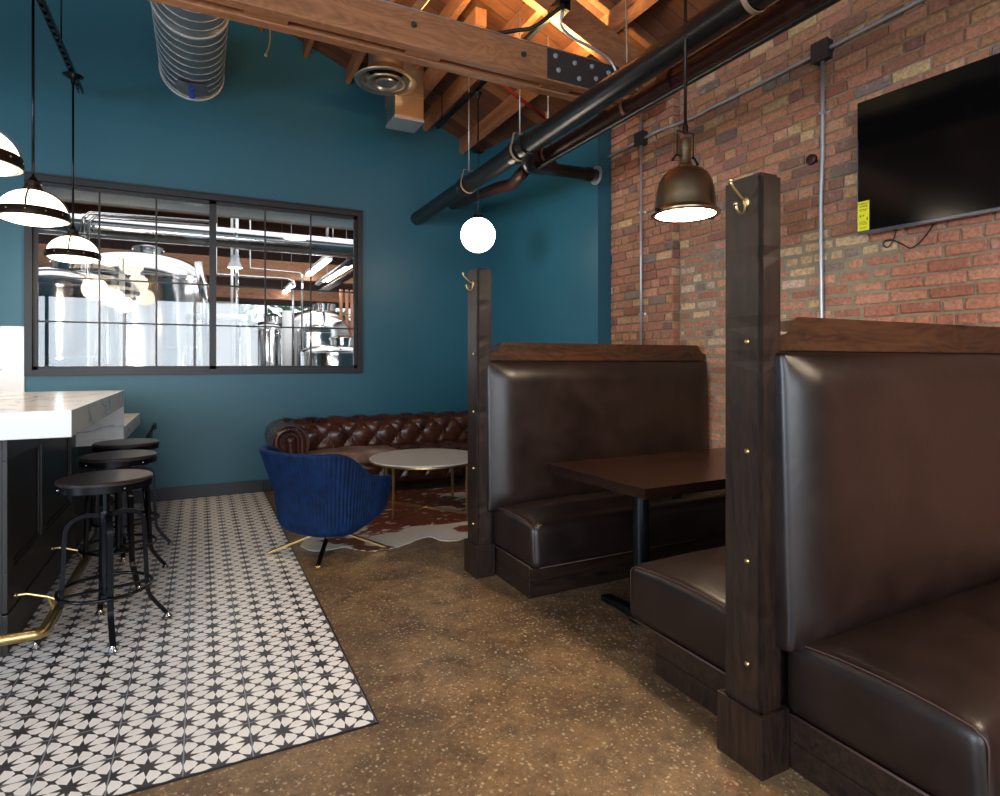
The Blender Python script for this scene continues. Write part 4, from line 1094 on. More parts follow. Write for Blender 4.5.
# ================================================================== STOOLS
def stool():
    t = thing('bar_stool', 'black metal adjustable bar stool with round wooden seat, nearest to the camera', 'bar stool', (0, 0, 0), 'bar stools along the counter')
    zs = h(.572); R = .208
    bm = new_bm(); lathe(bm, [(0, zs-.022), (R-.004, zs-.022), (R, zs-.016), (R, zs-.006), (R-.008, zs), (0, zs-.002)], (0, 0, 0), 56); obj('seat', bm, M['seatwood'], t, True)
    bm = new_bm(); lathe(bm, [(R-.010, zs-.052), (R-.002, zs-.052), (R-.002, zs-.020), (R-.010, zs-.020)], (0, 0, 0), 56, closed=True)
    for a in (0, 1): obox(bm, (-(R-.01)*(1-a), -(R-.01)*a, zs-.038), ((R-.01)*(1-a), (R-.01)*a, zs-.038), .03, .006)
    ap = obj('seat_apron', bm, M['black'], t, True)
    for k in range(4):
        a = k*math.pi/2+.5; bm = new_bm(); sphere(bm, ((R-.001)*math.cos(a), (R-.001)*math.sin(a), zs-.036), .005, 8, 6); obj('screw', bm, M['silver'], ap, True)
    bm = new_bm(); lathe(bm, [(0, zs-.034), (.05, zs-.034), (.05, zs-.042), (.016, zs-.046), (.0155, .36), (0, .36)], (0, 0, 0), 20); obj('screw_stem', bm, M['black'], t, True)
    bm = new_bm(); lathe(bm, [(0, zs-.175), (.028, zs-.175), (.030, zs-.19), (.030, zs-.235), (.024, zs-.245), (.022, .30), (.02, .20), (.028, .19), (.028, .175), (0, .17)], (0, 0, 0), 22); obj('hub', bm, M['black'], t, True)
    for k in range(4):
        a = k*math.pi/2 + .22; bm = new_bm(); ca, sa = math.cos(a), math.sin(a)
        prof = [(.022, zs-.198), (.065, zs-.188), (.105, zs-.190), (.140, zs-.205), (.163, zs-.235), (.170, zs-.28), (.174, .40), (.178, .30), (.183, .20), (.190, .150), (.215, .105), (.250, .055), (.275, .022)]
        P = [Vector((r*ca, r*sa, z)) for r, z in prof]
        strap(bm, smooth_path(P, 4), .026, .019, (-sa, ca, 0)); lg = obj('leg', bm, M['black'], t, False)
        bm = new_bm(); lathe(bm, [(0, 0), (.020, 0), (.021, .006), (.014, .016), (.008, .03), (0, .03)], (.277*ca, .277*sa, 0), 16); obj('foot', bm, M['silver'], lg, True)
    bm = new_bm(); tube(bm, [(.203*math.cos(q), .203*math.sin(q), .226) for q in [2*math.pi*k/48 for k in range(48)]], .0085, 10, closed=True); obj('foot_ring', bm, M['black'], t, True)
    bm = new_bm()
    for k in range(4):
        a = k*math.pi/2+.22; obox(bm, (.0, .0, .215), (.18*math.cos(a), .18*math.sin(a), .215), .026, .008)
    obj('cross_brace', bm, M['black'], t)
    return t
M['seatwood'] = wood('dark_stool_seat', 'x', rgb(26, 20, 20), rgb(56, 44, 42), 0.38, 1.0, knots=False, bump=0.05)
s0 = stool(); s0.location = (h(-.31), h(2.60), 0.004)
copy_thing(s0, (h(-.329), h(3.18), 0.004), 'black metal adjustable bar stool with round wooden seat, middle of the three', .25)
copy_thing(s0, (h(-.345), h(3.66), 0.004), 'black metal adjustable bar stool with round wooden seat, farthest of the three', -.2)

# low black chair at the lower counter
cx, cy = h(-.43), h(4.30)
t = thing('low_counter_chair', 'black metal chair with curved back rails at the lower counter', 'chair', (cx, cy, 0.004))
bm = new_bm(); rbox(bm, cx-.19, cx+.19, cy-.19, cy+.19, .45, .475, .012, (6, 6, 2)); obj('seat', bm, M['black'], t, True)
for sx in (-1, 1):
    for sy in (-1, 1):
        bm = new_bm(); tube(bm, [(cx+sx*.16, cy+sy*.16, .455), (cx+sx*.20, cy+sy*.20, .004)], [.013, .009], 10); obj('leg', bm, M['black'], t, True)
for sy in (-1, 1):
    bm = new_bm(); tube(bm, smooth_path([(cx+.15, cy+sy*.16, .455), (cx+.185, cy+sy*.17, .60), (cx+.20, cy+sy*.17, .74), (cx+.235, cy+sy*.16, .83)], 5), .010, 10); obj('back_post', bm, M['black'], t, True)
for z in (.815, .735):
    bm = new_bm(); strap(bm, [(cx+.225+(z-.815)*.4+.03*math.cos(q), cy+.165*q/1.5, z) for q in [-1.5+.25*k for k in range(13)]], .045, .009, (0, 0, 1)); obj('back_rail', bm, M['black'], t)

# ================================================================== LOUNGE
def fl(px, py):
    d = 590*H/(py-361); t = (px-500)/590; s, c = math.sin(math.radians(26.95)), math.cos(math.radians(26.95))
    return ((s + c*t)*d, (c - s*t)*d)
# cowhide
out = [fl(*p) for p in ((300, 546), (312, 551), (330, 550), (345, 547), (352, 549), (372, 552), (396, 548), (405, 545), (413, 542), (428, 537), (443, 541), (458, 541), (470, 538), (490, 539), (512, 530), (525, 516), (528, 503), (512, 493), (470, 488), (430, 489), (398, 491), (372, 497), (350, 500), (335, 508), (322, 518), (318, 530), (305, 538))]
P = smooth_path([(x, y, 0) for x, y in out], 4)
P = [(p.x+.012*noise.noise(p*9), p.y+.012*noise.noise(p*9+Vector((5, 5, 0)))) for p in P]
bm = new_bm(); prism(bm, P, 'z', 0.0005, .0045)
tag(center(obj('cowhide_rug', bm, M['cowhide'])), 'brown and white cowhide rug under the coffee table and blue chair', 'rug')

# chesterfield
SX0, SX1, SY0, SY1 = .60, 3.10, 5.93, 6.655
t = thing('chesterfield_sofa', 'tufted brown leather chesterfield sofa with rolled arms against the teal wall', 'sofa', ((SX0+SX1)/2, 6.3, 0))
LT = M['chester']
def tuft(u, s, a, b, amp):
    U = u/a + s/b; V = u/a - s/b
    q = abs(math.sin(math.pi*U)*math.sin(math.pi*V))
    return amp*(q**.42)
def sweep_tuft(prof, x0, x1, a, b, amp, s_lo, s_hi, fn, nx=220):
    """profile (p,z) list swept along the third axis with diamond tufting between arc lengths s_lo and s_hi"""
    n = len(prof); L = [0]
    for i in range(1, n): L.append(L[-1]+math.dist(prof[i], prof[i-1]))
    bm = new_bm(); G = []
    for i in range(n):
        pa, pb = Vector(prof[max(i-1, 0)]), Vector(prof[min(i+1, n-1)]); d = (pb-pa).normalized(); nr = Vector((-d[1], d[0]))
        row = []
        for j in range(nx+1):
            x = x0+(x1-x0)*j/nx; s = L[i]
            k = max(0, min(1, (s-s_lo)/.04))*max(0, min(1, (s_hi-s)/.05))
            e = tuft(x-x0, s-s_lo, a, b, amp)*k
            row.append(bm.verts.new(fn(x, prof[i][0]+nr[0]*e, prof[i][1]+nr[1]*e)))
        G.append(row)
    for i in range(n-1):
        for j in range(nx): bm.faces.new((G[i][j], G[i][j+1], G[i+1][j+1], G[i+1][j]))
    bm.faces.new([r[0] for r in G]); bm.faces.new([r[-1] for r in G][::-1])
    bmesh.ops.recalc_face_normals(bm, faces=bm.faces); return bm
def scroll(f0, zc, r, z0, back):
    """profile: front face rising from z0 then curling over a roll; f0 = front plane, going away (+)"""
    pts = [(f0+.015, z0+(zc-z0)*i/18) for i in range(18)]
    c = f0+.015+r
    pts += [(c-r*math.cos(math.radians(q)), zc+r*math.sin(math.radians(q))) for q in range(0, 236, 6)]
    pts += [(back, zc-r*.9), (back, z0)]
    return pts
# the back: p runs toward the wall (+y)
pr = scroll(6.27, .612, .150, .14, 6.50)
AB = .262; BB = .30
bm = sweep_tuft([(p, z) for p, z in pr], SX0+.17, SX1-.17, AB, BB, .034, .30, .80, lambda x, p, z: Vector((x, p, z)), 260)
bk = obj('backrest', bm, LT, t, True, angle=50)
L0 = pr
def prof_point(pr, s):
    a = 0
    for i in range(1, len(pr)):
        d = math.dist(pr[i], pr[i-1])
        if a+d >= s:
            k = (s-a)/d; p = [pr[i-1][q]+(pr[i][q]-pr[i-1][q])*k for q in (0, 1)]
            dd = Vector((pr[i][0]-pr[i-1][0], pr[i][1]-pr[i-1][1])).normalized(); return Vector(p), Vector((-dd[1], dd[0]))
        a += d
    return Vector(pr[-1]), Vector((0, 1))
# buttons where the creases cross
for row in range(0, 4):
    s = .30 + BB*row/2
    if s < .38 or s > .74: continue
    x = SX0+.17+ (AB/2 if row % 2 else 0)
    while x < SX1-.17:
        if x > SX0+.25:
            p, nr = prof_point(pr, s); bm = new_bm(); sphere(bm, (x, p[0]+nr[0]*.004, p[1]+nr[1]*.004), .012, 12, 8); obj('button', bm, LT, bk, True)
        x += AB
# arms: profile runs outward, swept along y
for side in (0, 1):
    xi = SX0+.335 if side == 0 else SX1-.335; sg = -1 if side == 0 else 1
    pa = scroll(0, .605, .158, .14, .20)
    fn = (lambda y, p, z, xi=xi, sg=sg: Vector((xi+sg*p, y, z)))
    bm = sweep_tuft(pa, SY0+.02, SY1-.02, AB, BB, .030, .30, .66, fn, 70)
    am = obj('arm', bm, LT, t, True, angle=50)
    # scroll facing on the arm's front: raised welt curling round a flat panel
    c = xi+sg*(.015+.158)
    bm = new_bm(); cv = []
    for q in range(-40, 236, 8): a = math.radians(q); cv.append((c-sg*.120*math.cos(a), SY0+.006, .605+.120*math.sin(a)))
    inner = [(c-sg*.120, SY0+.006, .16), (c-sg*.120, SY0+.006, .36)] + [(c-sg*.120*math.cos(math.radians(q)), SY0+.006, .605+.120*math.sin(math.radians(q))) for q in range(0, 241, 8)]
    tube(bm, inner, .030, 12)
    tube(bm, [(c-sg*.02, SY0+.014, .16), (c-sg*.02, SY0+.014, .50), (c-sg*.01, SY0+.014, .61)], [.052, .050, .056], 14)
    sphere(bm, (c-sg*.01, SY0+.014, .615), .058, 16, 10)
    obj('scroll_facing', bm, LT, am, True)
    bm = new_bm(); prism(bm, [(c-sg*.150, .14), (c+sg*.02, .14), (c+sg*.05, .50)]+[(c-sg*.150*math.cos(math.radians(q)), .605+.150*math.sin(math.radians(q))) for q in range(210, -1, -10)], 'y', SY0+.015, SY0+.06)
    obj('arm_front', bm, LT, am, False)
# base rail with tufting, seat cushions, feet
bm = new_bm(); NX, NZ = 200, 14; G = []
for i in range(NZ+1):
    z = .125+.215*i/NZ; row = []
    for j in range(NX+1):
        x = SX0+.32+(SX1-SX0-.64)*j/NX; k = min(1, i/3, (NZ-i)/3)
        row.append(bm.verts.new((x, SY0+.03-tuft(x, z-.13, .262, .40, .028)*k, z)))
    G.append(row)
for i in range(NZ):
    for j in range(NX): bm.faces.new((G[i][j], G[i][j+1], G[i+1][j+1], G[i+1][j]))
obj('tufted_rail', bm, LT, t, True, angle=60)
bm = new_bm(); box(bm, SX0+.15, SX1-.15, SY0+.035, 6.55, .125, .335, .004); obj('base', bm, LT, t)
xm = (SX0+SX1)/2
for k, (a, b) in enumerate(((SX0+.325, xm), (xm, SX1-.325))):
    def fc(p, u, v, w, k=k):
        wr = .008*noise.noise(Vector((p.x*6+k*9, p.y*3, p.z*8)))+.004*noise.noise(Vector((p.x*22, p.y*9, p.z*20)))
        return Vector((p.x, p.y-(.016*(1-u*u) if v < 0 else 0)+wr*(1 if v < -.6 else 0), p.z + (.030*(1-u*u)*(1-abs(v)**3) if w > 0 else 0)+wr*(1 if w > .5 else 0)))
    bm = new_bm(); rbox(bm, a+.004, b-.004, SY0-.005, 6.30, .335, .462, .045, (40, 16, 3), fc)
    obj('seat_cushion', bm, M['chester_pale'] if k == 0 else LT, t, True, angle=80, label='lighter, creased seat cushion' if k == 0 else None)
for x in (SX0+.30, xm-.35, SX1-.30):
    for y in (SY0+.07, SY1-.16):
        bm = new_bm(); lathe(bm, [(0, 0), (.020, 0), (.026, .01), (.030, .03), (.022, .045), (.018, .05), (.034, .07), (.040, .095), (.034, .12), (.042, .128), (0, .128)], (x, y, 0.005 if y < 6.1 else 0), 20)
        obj('turned_foot', bm, M['dark_z'], t, True)

# coffee table
TX, TY = h(1.362), h(3.80)
t = thing('coffee_table', 'round white marble coffee table on a crossed brass frame', 'coffee table', (TX, TY, 0))
zt = zz(-.648); bm = new_bm(); R = h(.372)
lathe(bm, [(0, zt-.014), (R-.003, zt-.014), (R, zt-.011), (R, zt-.003), (R-.003, zt), (0, zt)], (TX, TY, 0), 96); obj('marble_top', bm, M['marble_warm'], t, True)
bm = new_bm(); lathe(bm, [(R-.022, zt-.030), (R-.006, zt-.030), (R-.006, zt-.014), (R-.022, zt-.014)], (TX, TY, 0), 96, closed=True); obj('brass_ring', bm, M['brass'], t, True)
rad = h(.335)
for k in range(4):
    a = math.radians(-146+90*k); x, y = TX+rad*math.cos(a), TY+rad*math.sin(a)
    bm = new_bm(); obox(bm, (x, y, .006), (x, y, zt-.030), .018, .018, up=(math.cos(a), math.sin(a), 0)); lg = obj('leg', bm, M['brass'], t)
for k in (0, 1):
    a = math.radians(-146+90*k); c_, s_ = math.cos(a), math.sin(a); bm = new_bm()
    obox(bm, (TX-rad*c_, TY-rad*s_, .015+.0*k), (TX+rad*c_, TY+rad*s_, .015), .018, .018); obj('floor_brace', bm, M['brass'], t)

# blue swivel chair
CX_, CY_ = h(.615), h(3.20); FA = math.radians(30)
t = thing('swivel_lounge_chair', 'royal blue velvet channelled tub chair on crossed brass legs', 'armchair', (CX_, CY_, 0.005))
def ss(a, b, x): x = max(0, min(1, (x-a)/(b-a))); return x*x*(3-2*x)
def rim_h(phi):      # phi 0 = front
    p = abs(phi)
    return .43 + (.530-.43)*ss(.45, .80, p) + .04*ss(.8, 1.5, p) + (.765-.570)*ss(1.30, 2.25, p)
def plan(phi):
    p = 2.7; c, s = math.cos(phi), math.sin(phi)
    A = .46 if c > 0 else .35; B = .40
    return (abs(c/A)**p + abs(s/B)**p)**(-1/p)
NC = 6*92; prof = [(0, 0, 0), (.30, 0, 0), (.52, .0, .0), (.66, .004, 0), (.75, .018, 0), (.82, .05, 0), (.865, .095, 0), (.90, .15, 0), (.93, .21, 0), (.955, .28, 0), (.975, .36, 0), (.99, .45, 0), (1.0, .6, 0), (1.01, .8, 0)]
def zbase(c): return .160 + .085*ss(-.4, 1, c)
def shell_pt(phi, fr, z, off=0):
    r = plan(phi)*fr+off; back = max(0, -math.cos(phi)); lean = .11*back*max(0, z-.45)/.3
    r += lean
    x, y = r*math.cos(phi), r*math.sin(phi)
    return Vector((CX_+x*math.cos(FA)-y*math.sin(FA), CY_+x*math.sin(FA)+y*math.cos(FA), z+.005))
def fr_at(q):        # outer profile: fraction of plan radius at height q above the bottom
    T_ = [(0, .60), (.006, .73), (.02, .81), (.05, .87), (.10, .90), (.16, .92), (.24, .945), (.34, .97), (.46, .995), (.60, 1.01)]
    for (a, fa), (b, fb) in zip(T_, T_[1:]):
        if q <= b: return fa+(fb-fa)*(q-a)/(b-a)
    return T_[-1][1]
bm = new_bm(); cols = []
ROW = 26
for j in range(NC):
    phi = -math.pi + 2*math.pi*j/NC; zb_ = zbase(math.cos(phi)); rh = rim_h(phi)
    groove = abs(math.sin(math.pi*j/6))**.6
    colv = []
    for i in range(ROW+1):
        k = i/ROW; q = (rh-.022-zb_)*(k**1.5); z = zb_+q
        side = ss(.3, .6, abs(phi))
        amp = .0065*ss(.03, .10, q)
        w = .004*math.sin(phi*7+z*9)*ss(.03, .1, q)
        colv.append(bm.verts.new(shell_pt(phi, fr_at(q), z, amp*(groove-1)+w*.5)))
    # rounded rim then inner face down to the seat
    T_ = .052; zr = rh-.022; f1 = fr_at(zr-zb_)
    for a in (30, 60, 90, 120, 150, 180):
        q = math.radians(a); colv.append(bm.verts.new(shell_pt(phi, f1, zr+.022*math.sin(q), -T_/2+T_/2*math.cos(q))))
    for k in (.3, .65, 1):
        z = zr+(.36-zr)*k; colv.append(bm.verts.new(shell_pt(phi, f1-.03*k, z, -T_-.008*k)))
    cols.append(colv)
for j in range(NC):
    A, B = cols[j], cols[(j+1) % NC]
    for i in range(len(A)-1): bm.faces.new((A[i], B[i], B[i+1], A[i+1]))
bm.faces.new([c[0] for c in cols][::-1]); bm.faces.new([c[-1] for c in cols])
bmesh.ops.recalc_face_normals(bm, faces=bm.faces)
sh = obj('channelled_shell', bm, M['velvet'], t, True, angle=85)
bm = new_bm(); rows = []
for fr, z in ((.0, .475), (.5, .472), (.72, .462), (.80, .445), (.825, .42), (.82, .38), (.80, .36)):
    if fr == 0: rows.append([bm.verts.new(shell_pt(0, 0, z))]); continue
    rows.append([bm.verts.new(shell_pt(-math.pi+2*math.pi*j/96, fr, z, 0 if z < .45 else 0)) for j in range(96)])
for A, B in zip(rows, rows[1:]):
    for j in range(96):
        k = (j+1) % 96
        if len(A) == 1: bm.faces.new((A[0], B[j], B[k]))
        else: bm.faces.new((A[j], B[j], B[k], A[k]))
bmesh.ops.recalc_face_normals(bm, faces=bm.faces)
obj('seat_cushion', bm, M['velvet'], t, True, angle=80)
bm = new_bm(); lathe(bm, [(0, .10), (.030, .10), (.034, .13), (.034, .14), (.09, .15), (.10, .166), (0, .166)], (CX_, CY_, 0.0), 28); obj('swivel_hub', bm, M['brass'], t, True)
for (fx, fy) in ((.318, 3.26), (.878, 3.08), (.505, 2.925), (.70, 3.44)):
    p = Vector((h(fx), h(fy), .010)); c0 = Vector((CX_, CY_, .145)); d = (p-c0); side = Vector((-d.y, d.x, 0)).normalized()
    bm = new_bm(); strap(bm, [c0+d*.03, c0+d*.12+Vector((0, 0, .012)), p+Vector((0, 0, .006)), p+d.normalized()*.004+Vector((0, 0, -.002))], .030, .014, side); obj('leg', bm, M['brass_leg'], t)

# ================================================================== BREWERY BEHIND THE WINDOW
BY0, BY1, BXL, BXR, BZ = YR+T, 15.0, -4.6, 5.0, 5.0
T = 0.16; BY0 = YR+T
bm = new_bm(); box(bm, BXL, BXR, BY0, BY1, -.1, 0); struct('floor', bm, M['concrete'])
bm = new_bm(); box(bm, BXR, BXR+.15, BY0, BY1, 0, BZ+.2); struct('wall_brewery_right', bm, M['white'])
bm = new_bm(); box(bm, BXL-.15, BXL, BY0, BY1, 0, BZ+.2); struct('wall_brewery_left', bm, M['white'])
bm = new_bm()  # far wall with tall openings to the street
op = [(-4.2, -2.4), (-1.9, .3), (.8, 2.6), (3.0, 4.4)]; xs = [BXL]+[q for p in op for q in p]+[BXR]
for i in range(0, len(xs), 2): box(bm, xs[i], xs[i+1], BY1, BY1+.15, 0, 2.75); box(bm, xs[i], xs[i+1], BY1, BY1+.15, 2.75, BZ+.2, mi=1)
for a_, b_ in op: box(bm, a_, b_, BY1, BY1+.15, 2.75, BZ+.2, mi=1); box(bm, a_, b_, BY1, BY1+.15, 0, .35)
struct('wall_brewery_far', bm, M['white'], mats=[M['boards']])
for k, (a_, b_) in enumerate(op):
    bm = new_bm(); n = 3
    for i in range(n+1): x = a_+(b_-a_)*i/n; box(bm, x-.025, x+.025, BY1+.02, BY1+.08, .35, 2.75)
    for z in (.35, 1.55, 2.73): box(bm, a_, b_, BY1+.02, BY1+.08, z-.025, z+.025)
    struct('window_%d' % (k+4), bm, M['frame'])
bm = new_bm(); box(bm, BXL, BXR, BY0, BY1, BZ, BZ+.15); struct('ceiling', bm, M['boards'])
for i, y in enumerate((8.4, 9.9, 11.4, 12.9, 14.4)):
    bm = new_bm(); box(bm, BXL, BXR, y-.07, y+.07, 4.55, 4.9, .005)
    tag(center(obj('brewery_ceiling_beam', bm, M['timber_x'])), 'orange brown timber beam crossing the brewery ceiling behind the window', 'ceiling beam', 'brewery ceiling beams')
bm = new_bm(); box(bm, BXL, BXR, 11.0, 11.12, 2.82, 3.14, .005); tag(center(obj('brewery_low_beam', bm, M['timber_x'])), 'lowest wide timber beam in the brewery, seen in the right half of the window', 'ceiling beam')
bm = new_bm(); box(bm, BXL, BXR, 13.2, 13.3, 2.68, 2.90, .005); tag(center(obj('brewery_far_beam', bm, M['timber_x'])), 'timber beam above the far brewery windows', 'ceiling beam')
bm = new_bm(); box(bm, BXL, BXR, 7.5, 7.62, 3.06, 3.19, .01); tag(center(obj('white_ceiling_duct', bm, M['white'])), 'white rectangular duct at the top of the brewery window view', 'duct')
bm = new_bm(); tube(bm, [(BXL, 8.3, 2.95), (BXR, 8.3, 2.95)], .13, 32)
for x in (-2.8, -1.2, .4, 2.0, 3.4): lathe(bm, [(.13, -.02), (.137, -.015), (.137, .015), (.13, .02)], (x, 8.3, 2.95), 32, 'x')
tag(center(obj('brewery_air_duct', bm, M['steel'], None, True)), 'silver round air duct crossing the brewery window view', 'duct')

def tank(label, x, y, r, zs0, zs1, dome, legs=True, manway=True):
    t = thing('brewing_tank', label, 'brewing tank', (x, y, 0)); n = 10
    prof = [(0, zs0-.25), (r*.35, zs0-.22), (r*.98, zs0-.02), (r, zs0)]
    prof += [(r, zs1)] + [(r*(math.cos(math.radians(q)))**.7 if q < 90 else 0, zs1+dome*math.sin(math.radians(q))) for q in range(9, 91, 9)]
    bm = new_bm(); lathe(bm, prof, (x, y, 0), 64); v = obj('vessel', bm, M['steel'], t, True, angle=40)
    bm = new_bm()
    for z in (zs0+.02, (zs0+zs1)/2, zs1-.02): lathe(bm, [(r, -.02), (r+.008, -.015), (r+.008, .015), (r, .02)], (x, y, z), 64)
    obj('weld_band', bm, M['steel'], v, True)
    for a in range(4):
        q = math.radians(45+90*a); bm = new_bm(); tube(bm, [(x+r*.86*math.cos(q), y+r*.86*math.sin(q), 0), (x+r*.86*math.cos(q), y+r*.86*math.sin(q), zs0+.02)], .035, 12); obj('leg', bm, M['steel'], t, True)
    bm = new_bm(); lathe(bm, [(.16, 0), (.18, 0), (.18, .10), (.20, .10), (.20, .13), (.10, .17), (0, .18)], (x+.1, y, zs1+dome-.03), 28); obj('top_hatch', bm, M['steel'], t, True)
    bm = new_bm(); lathe(bm, [(0, -.06), (.15, -.06), (.19, -.05), (.19, 0), (0, 0)], (x-.12, y-r+.02, zs0+.55), 28, 'y'); tube(bm, [(x-.12, y-r-.07, zs0+.45), (x-.12, y-r-.07, zs0+.65)], .015, 8); obj('manway_door', bm, M['steel'], t, True)
    return t
tank('tall domed stainless brewing tank behind the left end of the window', at(60, 300, 8.3).x, 8.3, .46, .6, 2.22, .22)
tank('largest domed stainless brewing tank, left of the window mullion', at(140, 300, 9.6).x, 9.6, .85, .6, 2.50, .36)
tank('low stainless kettle at the right end of the window', at(336, 300, 8.9).x, 8.9, .50, .5, 1.50, .12)
tank('conical topped tank behind the low kettle, right of the window', at(318, 300, 10.6).x, 10.6, .62, .6, 1.85, .42)
tank('slim stainless tank behind the middle pane right of the mullion', at(268, 300, 11.6).x, 11.6, .34, .4, 1.95, .15)
# pipework
def ppipe(label, pts, r=.028, m='steel'):
    bm = new_bm(); tube(bm, pts, r, 12); return tag(center(obj('brewery_pipe', bm, M[m], None, True)), label, 'pipe')
def bx(px, Y): return at(px, 300, Y).x
Yp = 9.0; xa, xb_ = bx(217, Yp), bx(244, Yp)
ppipe('white looped process pipe right of the window mullion', [(xa-.3, Yp, 1.98), (xb_-.08, Yp, 1.98)]+arc((xb_-.08, Yp, 1.90), .08, 90, 0, 5)+[(xb_, Yp, 0)], .045, 'white')
ppipe('thin steel riser pipe just right of the mullion reaching the ceiling', [(bx(237, 9.2), 9.2, 0), (bx(237, 9.2), 9.2, 4.9)], .022)
ppipe('thin white riser beside the steel riser right of the mullion', [(bx(232, 9.2), 9.2, 0), (bx(232, 9.2), 9.2, 4.9)], .018, 'white')
ppipe('thin steel pipe stepping down over the right panes', [at(216, 274, 9.4)+Vector((0, 0, 1.9)), at(216, 274, 9.4), at(287, 279, 9.4), at(293, 281, 9.4), at(293, 290, 9.4), (at(293, 360, 9.4).x, 9.4, 0)], .018)
ppipe('second stepped steel pipe over the right panes', [at(250, 268, 10.0)+Vector((0, 0, 1.95)), at(250, 268, 10.0), at(300, 273, 10.0), at(302, 276, 10.0), (at(302, 300, 10.0).x, 10.0, 0)], .016)
ppipe('thin steel pipe running beside the spiral duct over the left panes', [at(82, 233, 8.0), at(84, 218, 8.0), at(90, 213, 8.0), at(216, 222, 8.0), at(216, 222, 8.0)+Vector((0, 0, 1.75))], .02)
ppipe('second thin steel pipe under the first over the left panes', [(at(88, 236, 8.0).x, 8.0, 0), at(88, 236, 8.0), at(89, 222, 8.0), at(94, 217, 8.0), at(212, 226, 8.0), at(212, 226, 8.0)+Vector((0, 0, 1.8))], .018)
ppipe('vertical white pipe left of the largest tank', [(bx(122, 8.3), 8.3, 0), (bx(122, 8.3), 8.3, 2.6)], .03, 'white')
ppipe('slanting steel pipe at the right shoulder of the largest tank', [at(198, 262, 8.7), at(204, 300, 8.7), at(208, 372, 8.7)], .05)
ppipe('vertical steel pipe left of the mullion beside the largest tank', [(bx(206, 9.6), 9.6, 0), (bx(206, 9.6), 9.6, 2.5)], .03)
ppipe('thick white column pipe in front of the far windows', [(bx(288, 10.2), 10.2, 0), (bx(288, 10.2), 10.2, 2.2)], .09, 'white')
ppipe('steel column pipe left of the thick white one', [(bx(272, 10.4), 10.4, 0), (bx(272, 10.4), 10.4, 1.9)], .05)
ppipe('pair of slim hanging rods in the right pane, left one', [(bx(328, 8.5), 8.5, 2.9), (bx(328, 8.5), 8.5, 4.9)], .010)
ppipe('pair of slim hanging rods in the right pane, right one', [(bx(333, 8.5), 8.5, 2.9), (bx(333, 8.5), 8.5, 4.9)], .010)
ppipe('dark grey pipe rising toward the right edge of the window', [at(318, 283, 11.2), at(356, 258, 8.2)], .05, 'plate')
ppipe('rusty pipe under the dark pipe at the right edge of the window', [at(320, 292, 11.0), at(357, 272, 8.2)], .045, 'rustpipe')
for i, px in enumerate((341, 347, 352)):
    ppipe('upright wall stud by the brewery side wall, '+('left', 'middle', 'right')[i]+' one', [(bx(px, 10.2), 10.2, 0), (bx(px, 10.2), 10.2, 2.6)], .03, 'timber_z')
# fluorescent tube fixtures
for i, (x, y0, z) in enumerate(((1.73, 9.1, 2.90), (1.95, 8.7, 2.76), (1.60, 12.0, 2.82))):
    t = thing('strip_light', ('bright strip light, upper one seen through the right panes', 'strip light running beside the brewery wall, rightmost', 'bright strip light, lower one seen through the middle right panes')[i], 'light fixture', (x, y0, z))
    bm = new_bm(); box(bm, x-.06, x+.06, y0, y0+1.9, z+.03, z+.08, .004); obj('housing', bm, M['white'], t)
    bm = new_bm(); tube(bm, [(x-.03, y0+.03, z+.012), (x-.03, y0+1.87, z+.012)], .018, 10); tube(bm, [(x+.03, y0+.03, z+.012), (x+.03, y0+1.87, z+.012)], .018, 10); obj('tube_lamp', bm, M['tube'], t, True)
    for y in (y0+.2, y0+1.7):
        bm = new_bm(); tube(bm, [(x, y, z+.08), (x, y, 5.0)], .004, 6); obj('suspension_wire', bm, M['galv'], t)
t = thing('high_bay_light', 'round bright lamp at the top of the right window sash', 'light fixture', (at(301, 217, 7.95).x, 7.95, 3.20))
bm = new_bm(); lathe(bm, [(0, .0), (.13, .0), (.13, .012), (0, .014)], (at(301, 217, 7.95).x, 7.95, 3.20), 24); obj('lamp_disc', bm, M['tube'], t, True)
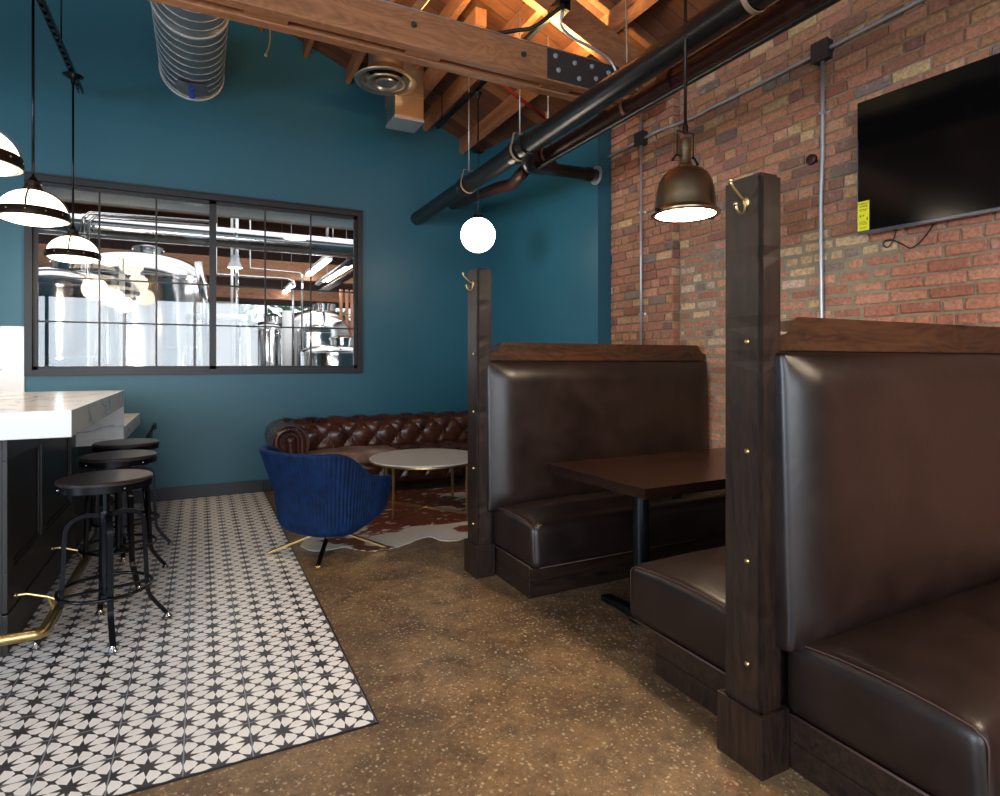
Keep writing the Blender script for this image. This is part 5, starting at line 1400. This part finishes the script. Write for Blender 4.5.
bm = new_bm(); lathe(bm, [(.13, .0), (.15, 0), (.15, .03), (.07, .09), (0, .10)], (at(301, 217, 7.95).x, 7.95, 3.202), 24); tube(bm, [(at(301, 217, 7.95).x, 7.95, 3.29), (at(301, 217, 7.95).x, 7.95, 5.0)], .006, 6); obj('reflector', bm, M['white'], t, True)
t = thing('small_cone_pendant', 'small grey cone lamp hanging in the brewery right of the mullion', 'light fixture', (at(235, 268, 9.1).x, 9.1, at(235, 268, 9.1).z))
bm = new_bm(); lathe(bm, [(.10, 0), (.105, .0), (.06, .10), (.055, .18), (0, .19)], (at(235, 268, 9.1).x, 9.1, at(235, 268, 9.1).z), 24); tube(bm, [(at(235, 268, 9.1).x, 9.1, at(235, 268, 9.1).z+.18), (at(235, 268, 9.1).x, 9.1, 5.0)], .005, 6); obj('cone_shade', bm, M['galv'], t, True)
bm = new_bm(); lathe(bm, [(0, .004), (.095, .004), (.095, .01), (0, .01)], (at(235, 268, 9.1).x, 9.1, at(235, 268, 9.1).z), 24); obj('lamp_disc', bm, M['tube'], t, True)
# trees across the street
for i, (x, y, s) in enumerate(((.2, 19, 1.3), (3.2, 20, 1.4), (6.4, 19.5, 1.4))):
    t = thing('street_tree', ('leafy tree outside the far brewery windows, leftmost', 'leafy tree outside the far brewery windows, middle one', 'leafy tree outside the far brewery windows, rightmost')[i], 'tree', (x, y, 0))
    bm = new_bm(); tube(bm, [(x, y, 0), (x+.05, y, 1.2), (x, y, 2.2)], [.14, .11, .07], 10); obj('trunk', bm, M['rustpipe'], t, True)
    bm = new_bm()
    for k in range(420):
        v = Vector((random.gauss(0, 1), random.gauss(0, 1), random.gauss(0, 1))).normalized()*s*random.uniform(.55, 1); c = Vector((x, y, 2.6))+v
        d1 = Vector((random.gauss(0, 1), random.gauss(0, 1), random.gauss(0, 1))).normalized()*.17; d2 = d1.cross(Vector((random.random(), random.random(), 1))).normalized()*.09
        bm.faces.new([bm.verts.new(c+q) for q in (-d1, d2, d1, -d2)])
    obj('crown', bm, M['leaf'], t)
bm = new_bm(); box(bm, -15, 18, BY1+.15, 30, -.15, -.05); struct('ground', bm, M['white'])
